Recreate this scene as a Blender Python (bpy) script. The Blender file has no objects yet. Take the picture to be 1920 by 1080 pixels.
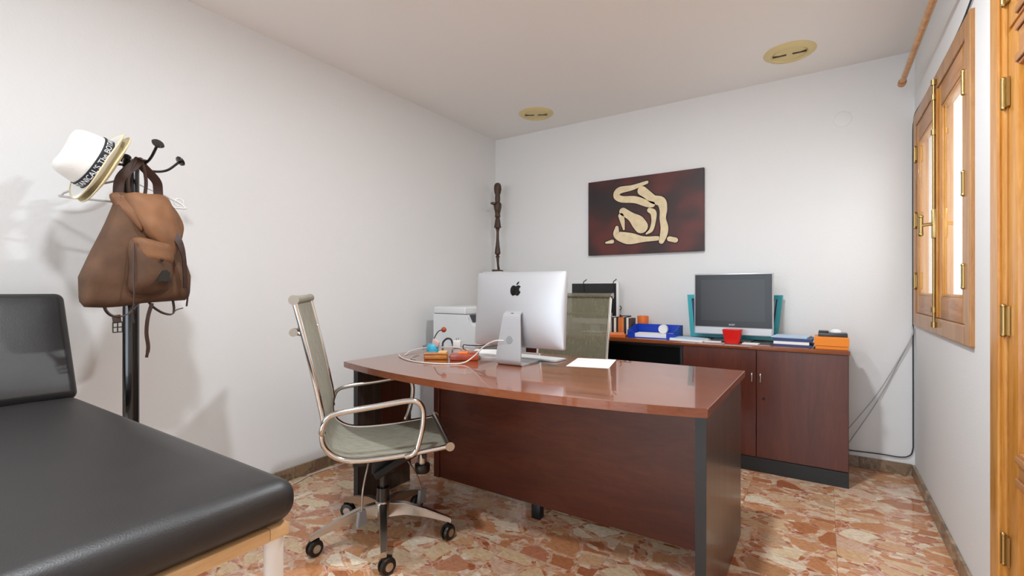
import bpy, bmesh, math, random
from mathutils import Vector, Matrix, noise
random.seed(7)
sc = bpy.context.scene
C = sc.collection
# ------------------------------------------------------------------ camera, light, exposure
cam_d = bpy.data.cameras.new('camera'); cam = bpy.data.objects.new('camera', cam_d); C.objects.link(cam)
cam_d.sensor_width = 36.0; cam_d.lens = 36.0*887/1920; cam_d.shift_y = 3/1920; cam_d.clip_start = 0.02
cam.location = (0, 0, 1.12); cam.rotation_euler = (math.pi/2, 0, math.atan2(585, 887))
sc.camera = cam
vs = sc.view_settings
vs.view_transform = 'Standard'; vs.look = 'None'; vs.gamma = 1; vs.use_curve_mapping = False
vs.exposure = 0.31
W = bpy.data.worlds.new('world'); sc.world = W; W.use_nodes = True
bg = W.node_tree.nodes['Background']; bg.inputs[0].default_value = (0.80, 0.90, 1.0, 1); bg.inputs[1].default_value = 4.4
XL, XR, YB, YF, ZC = -2.63, 0.455, 3.70, -3.30, 2.55
WIN = (2.42, 3.56, 0.99, 2.06)          # y0 y1 z0 z1 opening in the right wall
DOOR = (1.05, 1.95, 0.0, 2.32)
REAR = (-2.45, 0.27, 0.10, 2.42)        # x0 x1 z0 z1 glazed front added behind the camera for light
def portal(name, loc, rot, sx, sy):
    d = bpy.data.lights.new(name, 'AREA'); d.shape = 'RECTANGLE'; d.size = sx; d.size_y = sy
    d.cycles.is_portal = True
    o = bpy.data.objects.new(name, d); C.objects.link(o); o.location = loc; o.rotation_euler = rot
portal('window_daylight', (XR+0.22, (WIN[0]+WIN[1])/2, (WIN[2]+WIN[3])/2), (0, math.pi/2, 0), WIN[3]-WIN[2], WIN[1]-WIN[0])
portal('added_rear_daylight', ((REAR[0]+REAR[1])/2, YF-0.10, (REAR[2]+REAR[3])/2), (math.pi/2, 0, 0), REAR[1]-REAR[0], REAR[3]-REAR[2])  # sky light portal at the added glazed front
ADDED_LAMPS = [(-1.10, 0.33, 21.0), (-.55, 1.75, 27.0)]  # unseen lamps added to supply light; first placed by the hat's shadow
# ------------------------------------------------------------------ materials
def rgb(h):
    h = h.lstrip('#'); v = [int(h[i:i+2], 16)/255 for i in (0, 2, 4)]
    return tuple((c/12.92 if c <= .04045 else ((c+.055)/1.055)**2.4) for c in v) + (1,)
class N:
    def __init__(s, name):
        s.m = bpy.data.materials.new(name); s.m.use_nodes = True; s.t = s.m.node_tree
        s.b = s.t.nodes['Principled BSDF']; s.o = s.t.nodes['Material Output']
    def n(s, typ, **kw):
        x = s.t.nodes.new(typ)
        for k, v in kw.items():
            if k.startswith('i_'):
                key = k[2:].replace('_', ' ')
                x.inputs[key].default_value = v
            else: setattr(x, k, v)
        return x
    def l(s, a, b): s.t.links.new(a, b)
    def coord(s, kind='Object', scale=(1, 1, 1), rot=(0, 0, 0)):
        tc = s.n('ShaderNodeTexCoord'); mp = s.n('ShaderNodeMapping')
        mp.inputs['Scale'].default_value = scale; mp.inputs['Rotation'].default_value = rot
        s.l(tc.outputs[kind], mp.inputs[0]); return mp.outputs[0]
    def ramp(s, fac, stops):
        r = s.n('ShaderNodeValToRGB'); e = r.color_ramp.elements
        while len(e) < len(stops): e.new(0.5)
        for el, (p, c) in zip(e, stops): el.position = p; el.color = c
        s.l(fac, r.inputs[0]); return r.outputs[0]
    def bump(s, h, strength=.2, dist=.01):
        b = s.n('ShaderNodeBump'); b.inputs['Strength'].default_value = strength; b.inputs['Distance'].default_value = dist
        s.l(h, b.inputs['Height']); s.l(b.outputs[0], s.b.inputs['Normal']); return b
def plain(name, col, rough=.5, metal=0, spec=.5, coat=0, noise_amt=0, nscale=40, bump=0, bscale=200, trans=0):
    k = N(name); c = rgb(col)
    k.b.inputs['Base Color'].default_value = c; k.b.inputs['Roughness'].default_value = rough
    k.b.inputs['Metallic'].default_value = metal; k.b.inputs['Specular IOR Level'].default_value = spec
    k.b.inputs['Coat Weight'].default_value = coat; k.b.inputs['Coat Roughness'].default_value = .05
    if noise_amt:
        t = k.n('ShaderNodeTexNoise', i_Scale=nscale, i_Detail=4.0); k.l(k.coord(), t.inputs[0])
        lo = tuple(x*(1-noise_amt) for x in c[:3])+(1,); hi = tuple(min(1, x*(1+noise_amt)) for x in c[:3])+(1,)
        k.l(k.ramp(t.outputs[0], [(.3, lo), (.7, hi)]), k.b.inputs['Base Color'])
    if bump:
        t = k.n('ShaderNodeTexNoise', i_Scale=bscale, i_Detail=3.0); k.l(k.coord(), t.inputs[0]); k.bump(t.outputs[0], bump, .004)
    return k.m
def wood(name, dark, mid, light, scale=(1.2, 14, 14), rough=.35, coat=0, bumpv=.05, coatr=.05, ring=6.0):
    k = N(name); co = k.coord(scale=scale)
    n1 = k.n('ShaderNodeTexNoise', i_Scale=1.6, i_Detail=6.0, i_Roughness=.6, i_Distortion=.6); k.l(co, n1.inputs[0])
    n2 = k.n('ShaderNodeTexNoise', i_Scale=ring, i_Detail=5.0, i_Roughness=.7, i_Distortion=1.0); k.l(co, n2.inputs[0])
    mx = k.n('ShaderNodeMath', operation='MULTIPLY_ADD'); k.l(n2.outputs[0], mx.inputs[0]); mx.inputs[1].default_value = .45
    m2 = k.n('ShaderNodeMath', operation='MULTIPLY'); k.l(n1.outputs[0], m2.inputs[0]); m2.inputs[1].default_value = .55
    k.l(m2.outputs[0], mx.inputs[2])
    k.l(k.ramp(mx.outputs[0], [(.3, rgb(dark)), (.5, rgb(mid)), (.72, rgb(light))]), k.b.inputs['Base Color'])
    k.b.inputs['Roughness'].default_value = rough; k.b.inputs['Coat Weight'].default_value = coat; k.b.inputs['Coat Roughness'].default_value = coatr
    if bumpv: k.bump(mx.outputs[0], bumpv, .003)
    return k.m
def wall_mat(name, col, strength=.25):
    k = N(name); k.b.inputs['Base Color'].default_value = rgb(col); k.b.inputs['Roughness'].default_value = .75; k.b.inputs['Specular IOR Level'].default_value = .25
    t = k.n('ShaderNodeTexNoise', i_Scale=110.0, i_Detail=4.0, i_Roughness=.6); k.l(k.coord(), t.inputs[0])
    k.bump(t.outputs[0], strength, .003)
    return k.m
def marble(name, obj_random=True, base_rough=.08, dull=False):
    k = N(name)
    geo = k.n('ShaderNodeNewGeometry'); oi = k.n('ShaderNodeObjectInfo')
    mul = k.n('ShaderNodeVectorMath', operation='SCALE'); mul.inputs['Scale'].default_value = 37.0
    cmb = k.n('ShaderNodeCombineXYZ'); k.l(oi.outputs['Random'], cmb.inputs[0]); k.l(oi.outputs['Random'], cmb.inputs[1]); k.l(cmb.outputs[0], mul.inputs[0])
    add = k.n('ShaderNodeVectorMath', operation='ADD'); k.l(geo.outputs['Position'], add.inputs[0]); k.l(mul.outputs[0], add.inputs[1])
    rot = k.n('ShaderNodeMapping'); rot.inputs['Rotation'].default_value = (0, 0, .5); rot.inputs['Scale'].default_value = (1, 1.35, 1.0); k.l(add.outputs[0], rot.inputs[0])
    nd = k.n('ShaderNodeTexNoise', i_Scale=6.0, i_Detail=4.0); k.l(rot.outputs[0], nd.inputs[0])
    dis = k.n('ShaderNodeVectorMath', operation='MULTIPLY_ADD'); k.l(nd.outputs['Color'], dis.inputs[0]); dis.inputs[1].default_value = (.07, .07, .07); k.l(rot.outputs[0], dis.inputs[2])
    def vor(scale, feat):
        v = k.n('ShaderNodeTexVoronoi', feature=feat); v.inputs['Scale'].default_value = scale; v.inputs['Randomness'].default_value = 1.0
        k.l(dis.outputs[0], v.inputs['Vector']); return v
    stops = ([(.0, rgb('#a9623f')), (.2, rgb('#c98b5e')), (.38, rgb('#d29e74')), (.5, rgb('#d9b48c')), (.62, rgb('#e6d2ae')), (.78, rgb('#c27f60')), (.9, rgb('#efe2c8')), (1, rgb('#bb8a60'))] if not dull else
             [(.0, rgb('#6e5a48')), (.3, rgb('#85705a')), (.55, rgb('#9b8468')), (.8, rgb('#7d6450')), (1, rgb('#b09a7c'))])
    def cellcol(scale):
        v = vor(scale, 'F1'); sp = k.n('ShaderNodeSeparateColor'); k.l(v.outputs['Color'], sp.inputs[0])
        return k.ramp(sp.outputs[0], stops)
    big = cellcol(7.0); small = cellcol(26.0)
    e1 = vor(7.0, 'DISTANCE_TO_EDGE'); e2 = vor(26.0, 'DISTANCE_TO_EDGE')
    # big fragments in a matrix of small ones
    nz = k.n('ShaderNodeTexNoise', i_Scale=5.0, i_Detail=3.0); k.l(rot.outputs[0], nz.inputs[0])
    gap = k.n('ShaderNodeMath', operation='MULTIPLY_ADD'); k.l(nz.outputs[0], gap.inputs[0]); gap.inputs[1].default_value = -.38; k.l(e1.outputs['Distance'], gap.inputs[2])
    fac = k.ramp(gap.outputs[0], [(0, (0, 0, 0, 1)), (.02, (1, 1, 1, 1))])
    gap.inputs[1].default_value = -.20
    mixc = k.n('ShaderNodeMix', data_type='RGBA'); k.l(fac, mixc.inputs['Factor']); k.l(small, mixc.inputs['A']); k.l(big, mixc.inputs['B'])
    # veins
    v2 = k.ramp(e2.outputs['Distance'], [(.0, (1, 1, 1, 1)), (.06, (0, 0, 0, 1))])
    inv = k.n('ShaderNodeMath', operation='SUBTRACT'); inv.inputs[0].default_value = 1.0; k.l(fac, inv.inputs[1])
    vf = k.n('ShaderNodeMath', operation='MULTIPLY'); k.l(v2, vf.inputs[0]); k.l(inv.outputs[0], vf.inputs[1])
    v1 = k.ramp(e1.outputs['Distance'], [(.0, (1, 1, 1, 1)), (.03, (0, 0, 0, 1))])
    mxv = k.n('ShaderNodeMath', operation='MAXIMUM'); k.l(vf.outputs[0], mxv.inputs[0]); k.l(v1, mxv.inputs[1])
    sc_ = k.n('ShaderNodeMath', operation='MULTIPLY'); k.l(mxv.outputs[0], sc_.inputs[0]); sc_.inputs[1].default_value = .6
    mix2 = k.n('ShaderNodeMix', data_type='RGBA'); k.l(sc_.outputs[0], mix2.inputs['Factor']); k.l(mixc.outputs['Result'], mix2.inputs['A'])
    mix2.inputs['B'].default_value = rgb('#edcfc2') if not dull else rgb('#a8967e')
    # cloudiness inside
    n3 = k.n('ShaderNodeTexNoise', i_Scale=45.0, i_Detail=5.0, i_Roughness=.7); k.l(rot.outputs[0], n3.inputs[0])
    cl = k.ramp(n3.outputs[0], [(.3, (.74, .70, .68, 1)), (.7, (1.15, 1.15, 1.15, 1))])
    mix3 = k.n('ShaderNodeMix', data_type='RGBA', blend_type='MULTIPLY'); mix3.inputs['Factor'].default_value = 1.0
    k.l(mix2.outputs['Result'], mix3.inputs['A']); k.l(cl, mix3.inputs['B'])
    k.l(mix3.outputs['Result'], k.b.inputs['Base Color'])
    k.b.inputs['Roughness'].default_value = base_rough
    return k.m
def mesh_fabric(name, c1, c2, alpha):
    k = N(name); co = k.coord()
    t = k.n('ShaderNodeTexNoise', i_Scale=16.0, i_Detail=5.0); mp = k.n('ShaderNodeMapping'); mp.inputs['Scale'].default_value = (1.5, 12, 1.5)
    k.l(co, mp.inputs[0]); k.l(mp.outputs[0], t.inputs[0])
    k.l(k.ramp(t.outputs[0], [(.3, rgb(c1)), (.7, rgb(c2))]), k.b.inputs['Base Color'])
    k.b.inputs['Roughness'].default_value = .8
    k.b.inputs['Alpha'].default_value = alpha
    w = k.n('ShaderNodeTexNoise', i_Scale=500.0); k.l(co, w.inputs[0]); k.bump(w.outputs[0], .3, .002)
    return k.m
def glass(name, tint=(1, 1, 1, 1)):
    k = N(name); t = k.t
    tr = k.n('ShaderNodeBsdfTransparent'); tr.inputs[0].default_value = tint
    gl = k.n('ShaderNodeBsdfGlossy'); gl.inputs['Roughness'].default_value = .03
    fr = k.n('ShaderNodeFresnel'); fr.inputs[0].default_value = 1.4
    mx = k.n('ShaderNodeMixShader'); geo = k.n('ShaderNodeNewGeometry'); fm = k.n('ShaderNodeMath', operation='SUBTRACT'); fm.inputs[0].default_value = 1.0; k.l(geo.outputs['Backfacing'], fm.inputs[1]); fx = k.n('ShaderNodeMath', operation='MULTIPLY'); k.l(fm.outputs[0], fx.inputs[0]); k.l(fr.outputs[0], fx.inputs[1]); k.l(fx.outputs[0], mx.inputs[0]); k.l(tr.outputs[0], mx.inputs[1]); k.l(gl.outputs[0], mx.inputs[2])
    k.l(mx.outputs[0], k.o.inputs[0]); return k.m
M = {}
M['wall'] = wall_mat('white_plaster', '#e8e8e7', .28)
M['ceiling'] = plain('ceiling_paint', '#f2efeb', .85, spec=.2)
M['marble'] = marble('breccia_marble')
M['skirt'] = marble('dull_marble', base_rough=.3, dull=True)
M['grout'] = plain('grout', '#b59078', .8)
M['pine'] = wood('honey_pine', '#a5661f', '#c98a3a', '#e0ac5c', scale=(16, 16, 1.3), rough=.35, coat=.3)
M['pine_h'] = wood('honey_pine_crosswise', '#9a6336', '#b98050', '#cf9a63', scale=(16, 1.3, 16), rough=.4, coat=.2)
M['pine_frame'] = wood('window_pine', '#8f6236', '#b07c49', '#c79a62', scale=(16, 16, 1.3), rough=.4, coat=.2)
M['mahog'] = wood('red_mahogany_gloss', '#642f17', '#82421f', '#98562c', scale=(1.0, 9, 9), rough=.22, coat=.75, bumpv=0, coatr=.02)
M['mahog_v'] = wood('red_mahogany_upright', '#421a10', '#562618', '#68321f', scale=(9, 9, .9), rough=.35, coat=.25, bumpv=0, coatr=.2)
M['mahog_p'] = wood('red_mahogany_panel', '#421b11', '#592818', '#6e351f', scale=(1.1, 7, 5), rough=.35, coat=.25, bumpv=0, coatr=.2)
M['wenge'] = wood('dark_wenge', '#2a221d', '#453830', '#6a584b', scale=(22, 22, 1.0), rough=.3, coat=.3, bumpv=.1, coatr=.15)
M['charcoal'] = plain('charcoal_edge', '#26282a', .45)
M['black'] = plain('black_matt', '#101113', .5)
M['blackgloss'] = plain('black_gloss', '#0c0c0e', .2, coat=.5)
M['leather'] = plain('black_leatherette', '#201e1e', .45, spec=.6, noise_amt=.12, nscale=12, bump=.12, bscale=350)
M['beigewood'] = wood('beech_rail', '#c79a68', '#dcb583', '#e8c99c', scale=(10, 1.2, 10), rough=.5)
M['whitepaint'] = plain('white_enamel', '#e8e2da', .35)
M['chrome'] = plain('chrome', '#d8d6d2', .12, metal=1)
M['satin'] = plain('satin_metal', '#b9b1a6', .28, metal=1)
M['brass'] = plain('aged_brass', '#b59b66', .35, metal=1)
M['darkmetal'] = plain('dark_metal', '#3a3632', .4, metal=.8)
M['mesh'] = mesh_fabric('grey_green_mesh', '#8a8778', '#b0ad9c', .93)
M['mesh2'] = mesh_fabric('olive_mesh', '#716d58', '#8a846c', .60)
M['alu'] = plain('brushed_aluminium', '#c2c3c6', .42, metal=.6, spec=.5)
M['logo'] = plain('gloss_black_logo', '#0b0c0e', .15)
M['white'] = plain('white_plastic', '#e9e9e8', .35)
M['printerw'] = plain('printer_white', '#dfe1e2', .45)
M['greyplastic'] = plain('grey_plastic', '#8f9194', .45)
M['darkpanel'] = plain('dark_control_panel', '#3a3f45', .3)
M['paper'] = plain('white_paper', '#f1f0ee', .8)
M['screen'] = plain('dark_screen', '#2b2b2c', .3)
M['bezel'] = plain('black_bezel', '#191a1b', .3)
M['silver'] = plain('silver_plastic', '#c3c5c8', .35, metal=.3)
M['teal'] = plain('turquoise_plastic', '#2aa5ae', .4)
M['red'] = plain('red_plastic', '#e0201c', .35)
M['orange'] = plain('orange_card', '#f08a1e', .55)
M['orange2'] = plain('orange_gloss', '#e8742c', .4)
M['blue'] = plain('blue_plastic', '#1741b8', .35)
M['navy'] = plain('navy_binder', '#2c3a68', .45)
M['ltblue'] = plain('pale_blue_paper', '#b9cfe3', .7)
M['ivory'] = plain('yellowed_plastic', '#dfcd94', .5)
M['darkslot'] = plain('vent_slot', '#4a3f22', .7)
M['canvas_bag'] = plain('brown_waxed_canvas', '#5e4330', .8, noise_amt=.28, nscale=11, bump=.3, bscale=300)
M['bag_leather'] = plain('brown_nubuck', '#82593a', .65, noise_amt=.38, nscale=7, bump=.15, bscale=120)
M['strap'] = plain('dark_brown_leather', '#3f2a24', .5, noise_amt=.2)
M['hatwhite'] = plain('white_woven_hat', '#efece6', .8, bump=.4, bscale=260)
M['hatcream'] = plain('cream_straw', '#e6d7ae', .8, bump=.5, bscale=220)
M['band'] = plain('black_ribbon', '#22222a', .6)
M['statue'] = wood('carved_dark_wood', '#2a1a12', '#45301f', '#6d4f34', scale=(20, 20, 4), rough=.45)
M['amber'] = wood('amber_wood', '#8a4a14', '#b06a20', '#c98a3a', scale=(4, 20, 20), rough=.3, coat=.4)
M['redwood'] = wood('red_stained_wood', '#7a2313', '#9c3a1c', '#b9542a', scale=(4, 20, 20), rough=.3, coat=.4)
M['skyblue'] = plain('sky_blue_rubber', '#3fb0cf', .4)
M['pink'] = plain('pale_pink', '#e0c0b8', .6)
M['glass'] = glass('clear_glass')
M['cord_w'] = plain('white_cable', '#d9d4cc', .45)
M['cord_b'] = plain('dark_cable', '#2b2c30', .5)
M['cord_g'] = plain('grey_cable', '#b4b2af', .5)
M['cream_paint'] = plain('cream_oil_paint', '#e3cfa8', .6, noise_amt=.1, nscale=25)
M['halo_paint'] = plain('umber_outline_paint', '#2a110c', .6)
M['greymetal'] = plain('grey_metal_cabinet', '#8d8684', .45)
M['purple'] = plain('purple_pen', '#5a2350', .4)
M['lamp'] = plain('opal_lamp', '#f4f4f4', .4)
def painting_mat():
    k = N('oil_on_canvas'); co = k.coord(scale=(3.2, 1, 4))
    t = k.n('ShaderNodeTexNoise', i_Scale=.85, i_Detail=1.5, i_Roughness=.4); k.l(co, t.inputs[0])
    k.l(k.ramp(t.outputs[0], [(.36, rgb('#271a19')), (.48, rgb('#3a1a17')), (.6, rgb('#5e231b')), (.72, rgb('#43211d'))]), k.b.inputs['Base Color'])
    k.b.inputs['Roughness'].default_value = .45
    w = k.n('ShaderNodeTexNoise', i_Scale=400.0); k.l(k.coord(), w.inputs[0]); k.bump(w.outputs[0], .2, .002)
    return k.m
M['painting'] = painting_mat()
# ------------------------------------------------------------------ mesh helpers
def nb(): return bmesh.new()
def obj(name, bm, mat, parent=None, smooth=True, ang=40):
    me = bpy.data.meshes.new(name); bmesh.ops.recalc_face_normals(bm, faces=bm.faces[:]); bm.to_mesh(me); bm.free()
    me.materials.append(M[mat] if isinstance(mat, str) else mat)
    if smooth:
        for p in me.polygons: p.use_smooth = True
        try: me.set_sharp_from_angle(angle=math.radians(ang))
        except Exception: pass
    o = bpy.data.objects.new(name, me); C.objects.link(o)
    if parent: o.parent = parent
    return o
def thing(name, label, cat, loc=(0, 0, 0), rz=0, group=None):
    o = bpy.data.objects.new(name, None); C.objects.link(o); o.location = loc; o.rotation_euler = (0, 0, rz)
    o.empty_display_size = .05
    return tag(o, label, cat, group)
def tag(o, label=None, cat=None, group=None, kind=None):
    if label: o['label'] = label
    if cat: o['category'] = cat
    if group: o['group'] = group
    if kind: o['kind'] = kind
    return o
def box(bm, x0, x1, y0, y1, z0, z1, bev=0, seg=2, mat4=None):
    g = bmesh.ops.create_cube(bm, size=1)['verts']
    m = Matrix.Translation(((x0+x1)/2, (y0+y1)/2, (z0+z1)/2)) @ Matrix.Diagonal((abs(x1-x0), abs(y1-y0), abs(z1-z0), 1))
    bmesh.ops.transform(bm, matrix=m, verts=g)
    if bev:
        es = list({e for v in g for e in v.link_edges})
        r = bmesh.ops.bevel(bm, geom=es, offset=bev, segments=seg, affect='EDGES', profile=.5)
        g = list({v for f in r['faces'] for v in f.verts} | {v for v in g if v.is_valid})
    if mat4 is not None: bmesh.ops.transform(bm, matrix=mat4, verts=[v for v in g if v.is_valid])
    return bm
def bx(*a, **k): return box(nb(), *a, **k)
def frame_axes(d):
    d = Vector(d).normalized(); a = Vector((0, 0, 1)) if abs(d.z) < .95 else Vector((1, 0, 0))
    u = d.cross(a).normalized(); return u, d.cross(u).normalized(), d
def spline(pts, n=6, closed=False):
    P = [Vector(p) for p in pts]; out = []; L = len(P)
    rng = range(L if closed else L-1)
    for i in rng:
        p0 = P[(i-1) % L] if closed or i > 0 else P[0]*2-P[1]
        p1 = P[i]; p2 = P[(i+1) % L]
        p3 = P[(i+2) % L] if closed or i+2 < L else P[-1]*2-P[-2]
        for k in range(n):
            t = k/n
            out.append(.5*((2*p1)+(-p0+p2)*t+(2*p0-5*p1+4*p2-p3)*t*t+(-p0+3*p1-3*p2+p3)*t**3))
    if not closed: out.append(P[-1].copy())
    return out
def tube(bm, pts, r, seg=8, smooth_n=0, closed=False, flat=None):
    P = spline(pts, smooth_n, closed) if smooth_n else [Vector(p) for p in pts]
    n = len(P)
    if callable(r): R = [r(i/(n-1)) for i in range(n)]
    elif isinstance(r, (list, tuple)):
        R = [r[min(len(r)-1, int(round(i*(len(r)-1)/(n-1))))] for i in range(n)]
    else: R = [r]*n
    rings = []; u = None
    for i, p in enumerate(P):
        if closed: d = P[(i+1) % n]-P[i-1]
        else: d = P[min(i+1, n-1)]-P[max(i-1, 0)]
        if d.length < 1e-9: d = Vector((0, 0, 1))
        d.normalize()
        if u is None: u, v, _ = frame_axes(d)
        else:
            u = (u-d*u.dot(d)); u = u.normalized() if u.length > 1e-6 else frame_axes(d)[0]; v = d.cross(u)
        rings.append([bm.verts.new(p+(u*math.cos(2*math.pi*k/seg)+v*math.sin(2*math.pi*k/seg))*R[i]) for k in range(seg)])
    for i in range(n if closed else n-1):
        a, b = rings[i], rings[(i+1) % n]
        for k in range(seg): bm.faces.new((a[k], a[(k+1) % seg], b[(k+1) % seg], b[k]))
    if not closed: bm.faces.new(rings[0][::-1]); bm.faces.new(rings[-1])
    return bm
def cyl(bm, a, b, r, seg=16, r2=None): return tube(bm, [a, b], [r, r if r2 is None else r2], seg)
def lathe(bm, prof, seg=24, mat4=None):
    """prof: list of (radius, z)"""
    rings = []; new = []
    for r, z in prof:
        if r < 1e-6: v = bm.verts.new((0, 0, z)); rings.append([v]); new.append(v)
        else:
            ring = [bm.verts.new((r*math.cos(2*math.pi*k/seg), r*math.sin(2*math.pi*k/seg), z)) for k in range(seg)]; rings.append(ring); new += ring
    for a, b in zip(rings, rings[1:]):
        for k in range(seg):
            if len(a) == 1 and len(b) == 1: continue
            if len(a) == 1: bm.faces.new((a[0], b[k], b[(k+1) % seg]))
            elif len(b) == 1: bm.faces.new((a[k], a[(k+1) % seg], b[0]))
            else: bm.faces.new((a[k], a[(k+1) % seg], b[(k+1) % seg], b[k]))
    if mat4 is not None: bmesh.ops.transform(bm, matrix=mat4, verts=new)
    return bm
def prism(bm, poly, z0, z1, mat4=None, bev=0):
    a = [bm.verts.new((x, y, z0)) for x, y in poly]; b = [bm.verts.new((x, y, z1)) for x, y in poly]
    n = len(poly); bm.faces.new(a[::-1]); bm.faces.new(b)
    for i in range(n): bm.faces.new((a[i], a[(i+1) % n], b[(i+1) % n], b[i]))
    if bev:
        es = [e for e in bm.edges if all(v in a for v in e.verts) or all(v in b for v in e.verts)]
        bmesh.ops.bevel(bm, geom=es, offset=bev, segments=2, affect='EDGES')
    if mat4 is not None: bmesh.ops.transform(bm, matrix=mat4, verts=bm.verts[:])
    return bm
def ball(bm, c, r, sx=1, sy=1, sz=1, seg=16):
    g = bmesh.ops.create_uvsphere(bm, u_segments=seg, v_segments=max(6, seg//2), radius=r)['verts']
    bmesh.ops.transform(bm, matrix=Matrix.Translation(c) @ Matrix.Diagonal((sx, sy, sz, 1)), verts=g); return bm
def ribbon(bm, pts, width, thick, side, smooth_n=5):
    """flat strap along a path; side = direction of the width"""
    P = spline(pts, smooth_n) if smooth_n else [Vector(p) for p in pts]; s = Vector(side).normalized(); rings = []
    for i, p in enumerate(P):
        d = (P[min(i+1, len(P)-1)]-P[max(i-1, 0)]).normalized(); sd = (s-d*s.dot(d)).normalized(); nn = d.cross(sd)
        w = width(i/(len(P)-1)) if callable(width) else width
        rings.append([bm.verts.new(p+sd*a*w/2+nn*b*thick/2) for a, b in ((-1, -1), (1, -1), (1, 1), (-1, 1))])
    for a, b in zip(rings, rings[1:]):
        for k in range(4): bm.faces.new((a[k], a[(k+1) % 4], b[(k+1) % 4], b[k]))
    bm.faces.new(rings[0][::-1]); bm.faces.new(rings[-1]); return bm
def axis_matrix(origin, zdir, xhint=(1, 0, 0)):
    z = Vector(zdir).normalized(); x = Vector(xhint); x = (x-z*x.dot(z)).normalized(); y = z.cross(x)
    m = Matrix((x, y, z)).transposed().to_4x4(); m.translation = origin; return m
def text_mesh(txt, size, depth=.0006, align='CENTER'):
    cu = bpy.data.curves.new('lettering', 'FONT'); cu.body = txt; cu.size = size; cu.extrude = depth; cu.align_x = align; cu.align_y = 'CENTER'
    o = bpy.data.objects.new('lettering', cu); C.objects.link(o)
    dg = bpy.context.evaluated_depsgraph_get(); me = bpy.data.meshes.new_from_object(o.evaluated_get(dg))
    bm = nb(); bm.from_mesh(me); bpy.data.objects.remove(o); bpy.data.curves.remove(cu); bpy.data.meshes.remove(me); return bm
def struct(name, bm, mat, label=None): 
    o = obj(name, bm, mat, smooth=False); o['kind'] = 'structure'
    if label: o['label'] = label
    return o
# ------------------------------------------------------------------ room shell
T = .25
fl = struct('floor', bx(XL-T, XR+T, YF-T, YB+T, -.10, -.0115), 'grout', 'polished red and beige breccia marble tile floor')
TS = .40; tile_me = None
x = .045+TS
while x > XL+.001:
    xa, xb = max(x-TS, XL), min(x, XR); y = YB+.0
    while y > YF+.001:
        ya, yb = max(y-TS, YF), y
        if tile_me is None or abs(xb-xa-TS) > 1e-6 or abs(yb-ya-TS) > 1e-6:
            hx, hy = (xb-xa)/2-.0003, (yb-ya)/2-.0003
            o = obj('tile', bx(-hx, hx, -hy, hy, -.011, 0, bev=.0004, seg=1), 'marble', fl, smooth=False)
            if abs(xb-xa-TS) < 1e-6 and abs(yb-ya-TS) < 1e-6: tile_me = o.data
        else:
            o = bpy.data.objects.new('tile', tile_me); C.objects.link(o); o.parent = fl
        o.location = ((xa+xb)/2, (ya+yb)/2, 0); y -= TS
    x -= TS
struct('ceiling', bx(XL-T, XR+T, YF-T, YB+T, ZC, ZC+.15), 'ceiling', 'plain warm white painted ceiling')
struct('wall_left', bx(XL-T, XL, YF-T, YB+T, -.1, ZC), 'wall', 'white finely textured plaster wall behind the coat stand')
struct('wall_back', bx(XL, XR, YB, YB+T, -.1, ZC), 'wall', 'white plaster wall with the painting')
def holed(bm, lo, hi, z0, z1, holes, mk):
    """wall strip along one axis with rectangular holes; mk(a0,a1,z0,z1) adds a box"""
    a = lo
    for h0, h1, hz0, hz1 in sorted(holes):
        mk(a, h0, z0, z1)
        if hz0 > z0: mk(h0, h1, z0, hz0)
        mk(h0, h1, hz1, z1); a = h1
    mk(a, hi, z0, z1)
b = nb(); holed(b, YF-T, YB+T, 0, ZC, [WIN, DOOR], lambda a, c, d, e: box(b, XR, XR+T, a, c, d, e)); struct('wall_right', b, 'wall', 'white plaster wall with the wooden window and door')
b = nb(); holed(b, XL, XR, 0, ZC, [REAR], lambda a, c, d, e: box(b, a, c, YF-T, YF, d, e)); struct('wall_front', b, 'wall', 'white plaster wall with an added wide glazed front behind the viewer')
def skirting(name, p0, p1, nrm):
    d = Vector(p1)-Vector(p0); L = d.length; d.normalize(); root = None; n = max(1, math.ceil(L/.4))
    root = struct(name, bx(*sorted((p0[0], p1[0]+nrm[0]*.006)), *sorted((p0[1], p1[1]+nrm[1]*.006)), 0.0005, .066), 'grout', 'marble skirting along the foot of the wall')
    for i in range(n):
        a = Vector(p0)+d*(i*.4+.0006); c = Vector(p0)+d*(min(L, (i+1)*.4)-.0006); e = c+Vector(nrm)*.013
        obj('skirting_tile', bx(min(a.x, e.x), max(a.x, e.x), min(a.y, e.y), max(a.y, e.y), .001, .07, bev=.001, seg=1), 'skirt', root, smooth=False)
skirting('baseboard_left', (XL, YF, 0), (XL, YB-.014, 0), (1, 0, 0))
skirting('baseboard_back', (XL+.014, YB, 0), (XR-.014, YB, 0), (0, -1, 0))
skirting('baseboard_right', (XR, 2.085, 0), (XR, YB-.014, 0), (-1, 0, 0))
# unseen glazed front, added behind the viewer to let daylight in
rx0, rx1, rz0, rz1 = REAR; b = nb(); RM = [rx0+.06+(rx1-rx0-.12)*k/3 for k in range(4)]
box(b, rx0, rx0+.06, YF-.16, YF-.10, rz0, rz1); box(b, rx1-.06, rx1, YF-.16, YF-.10, rz0, rz1); box(b, rx0+.06, rx1-.06, YF-.16, YF-.10, rz1-.06, rz1); box(b, rx0+.06, rx1-.06, YF-.16, YF-.10, rz0, rz0+.06)
for k in (1, 2): box(b, RM[k]-.03, RM[k]+.03, YF-.16, YF-.10, rz0+.06, rz1-.06)
w2 = struct('added_window', b, 'pine_frame', 'wide pine framed glazed front added behind the viewer for daylight')
for k in range(3): obj('pane', bx(RM[k]+.031*(k > 0), RM[k+1]-.031*(k < 2), YF-.132, YF-.128, rz0+.06, rz1-.06), 'glass', w2, smooth=False)
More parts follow.
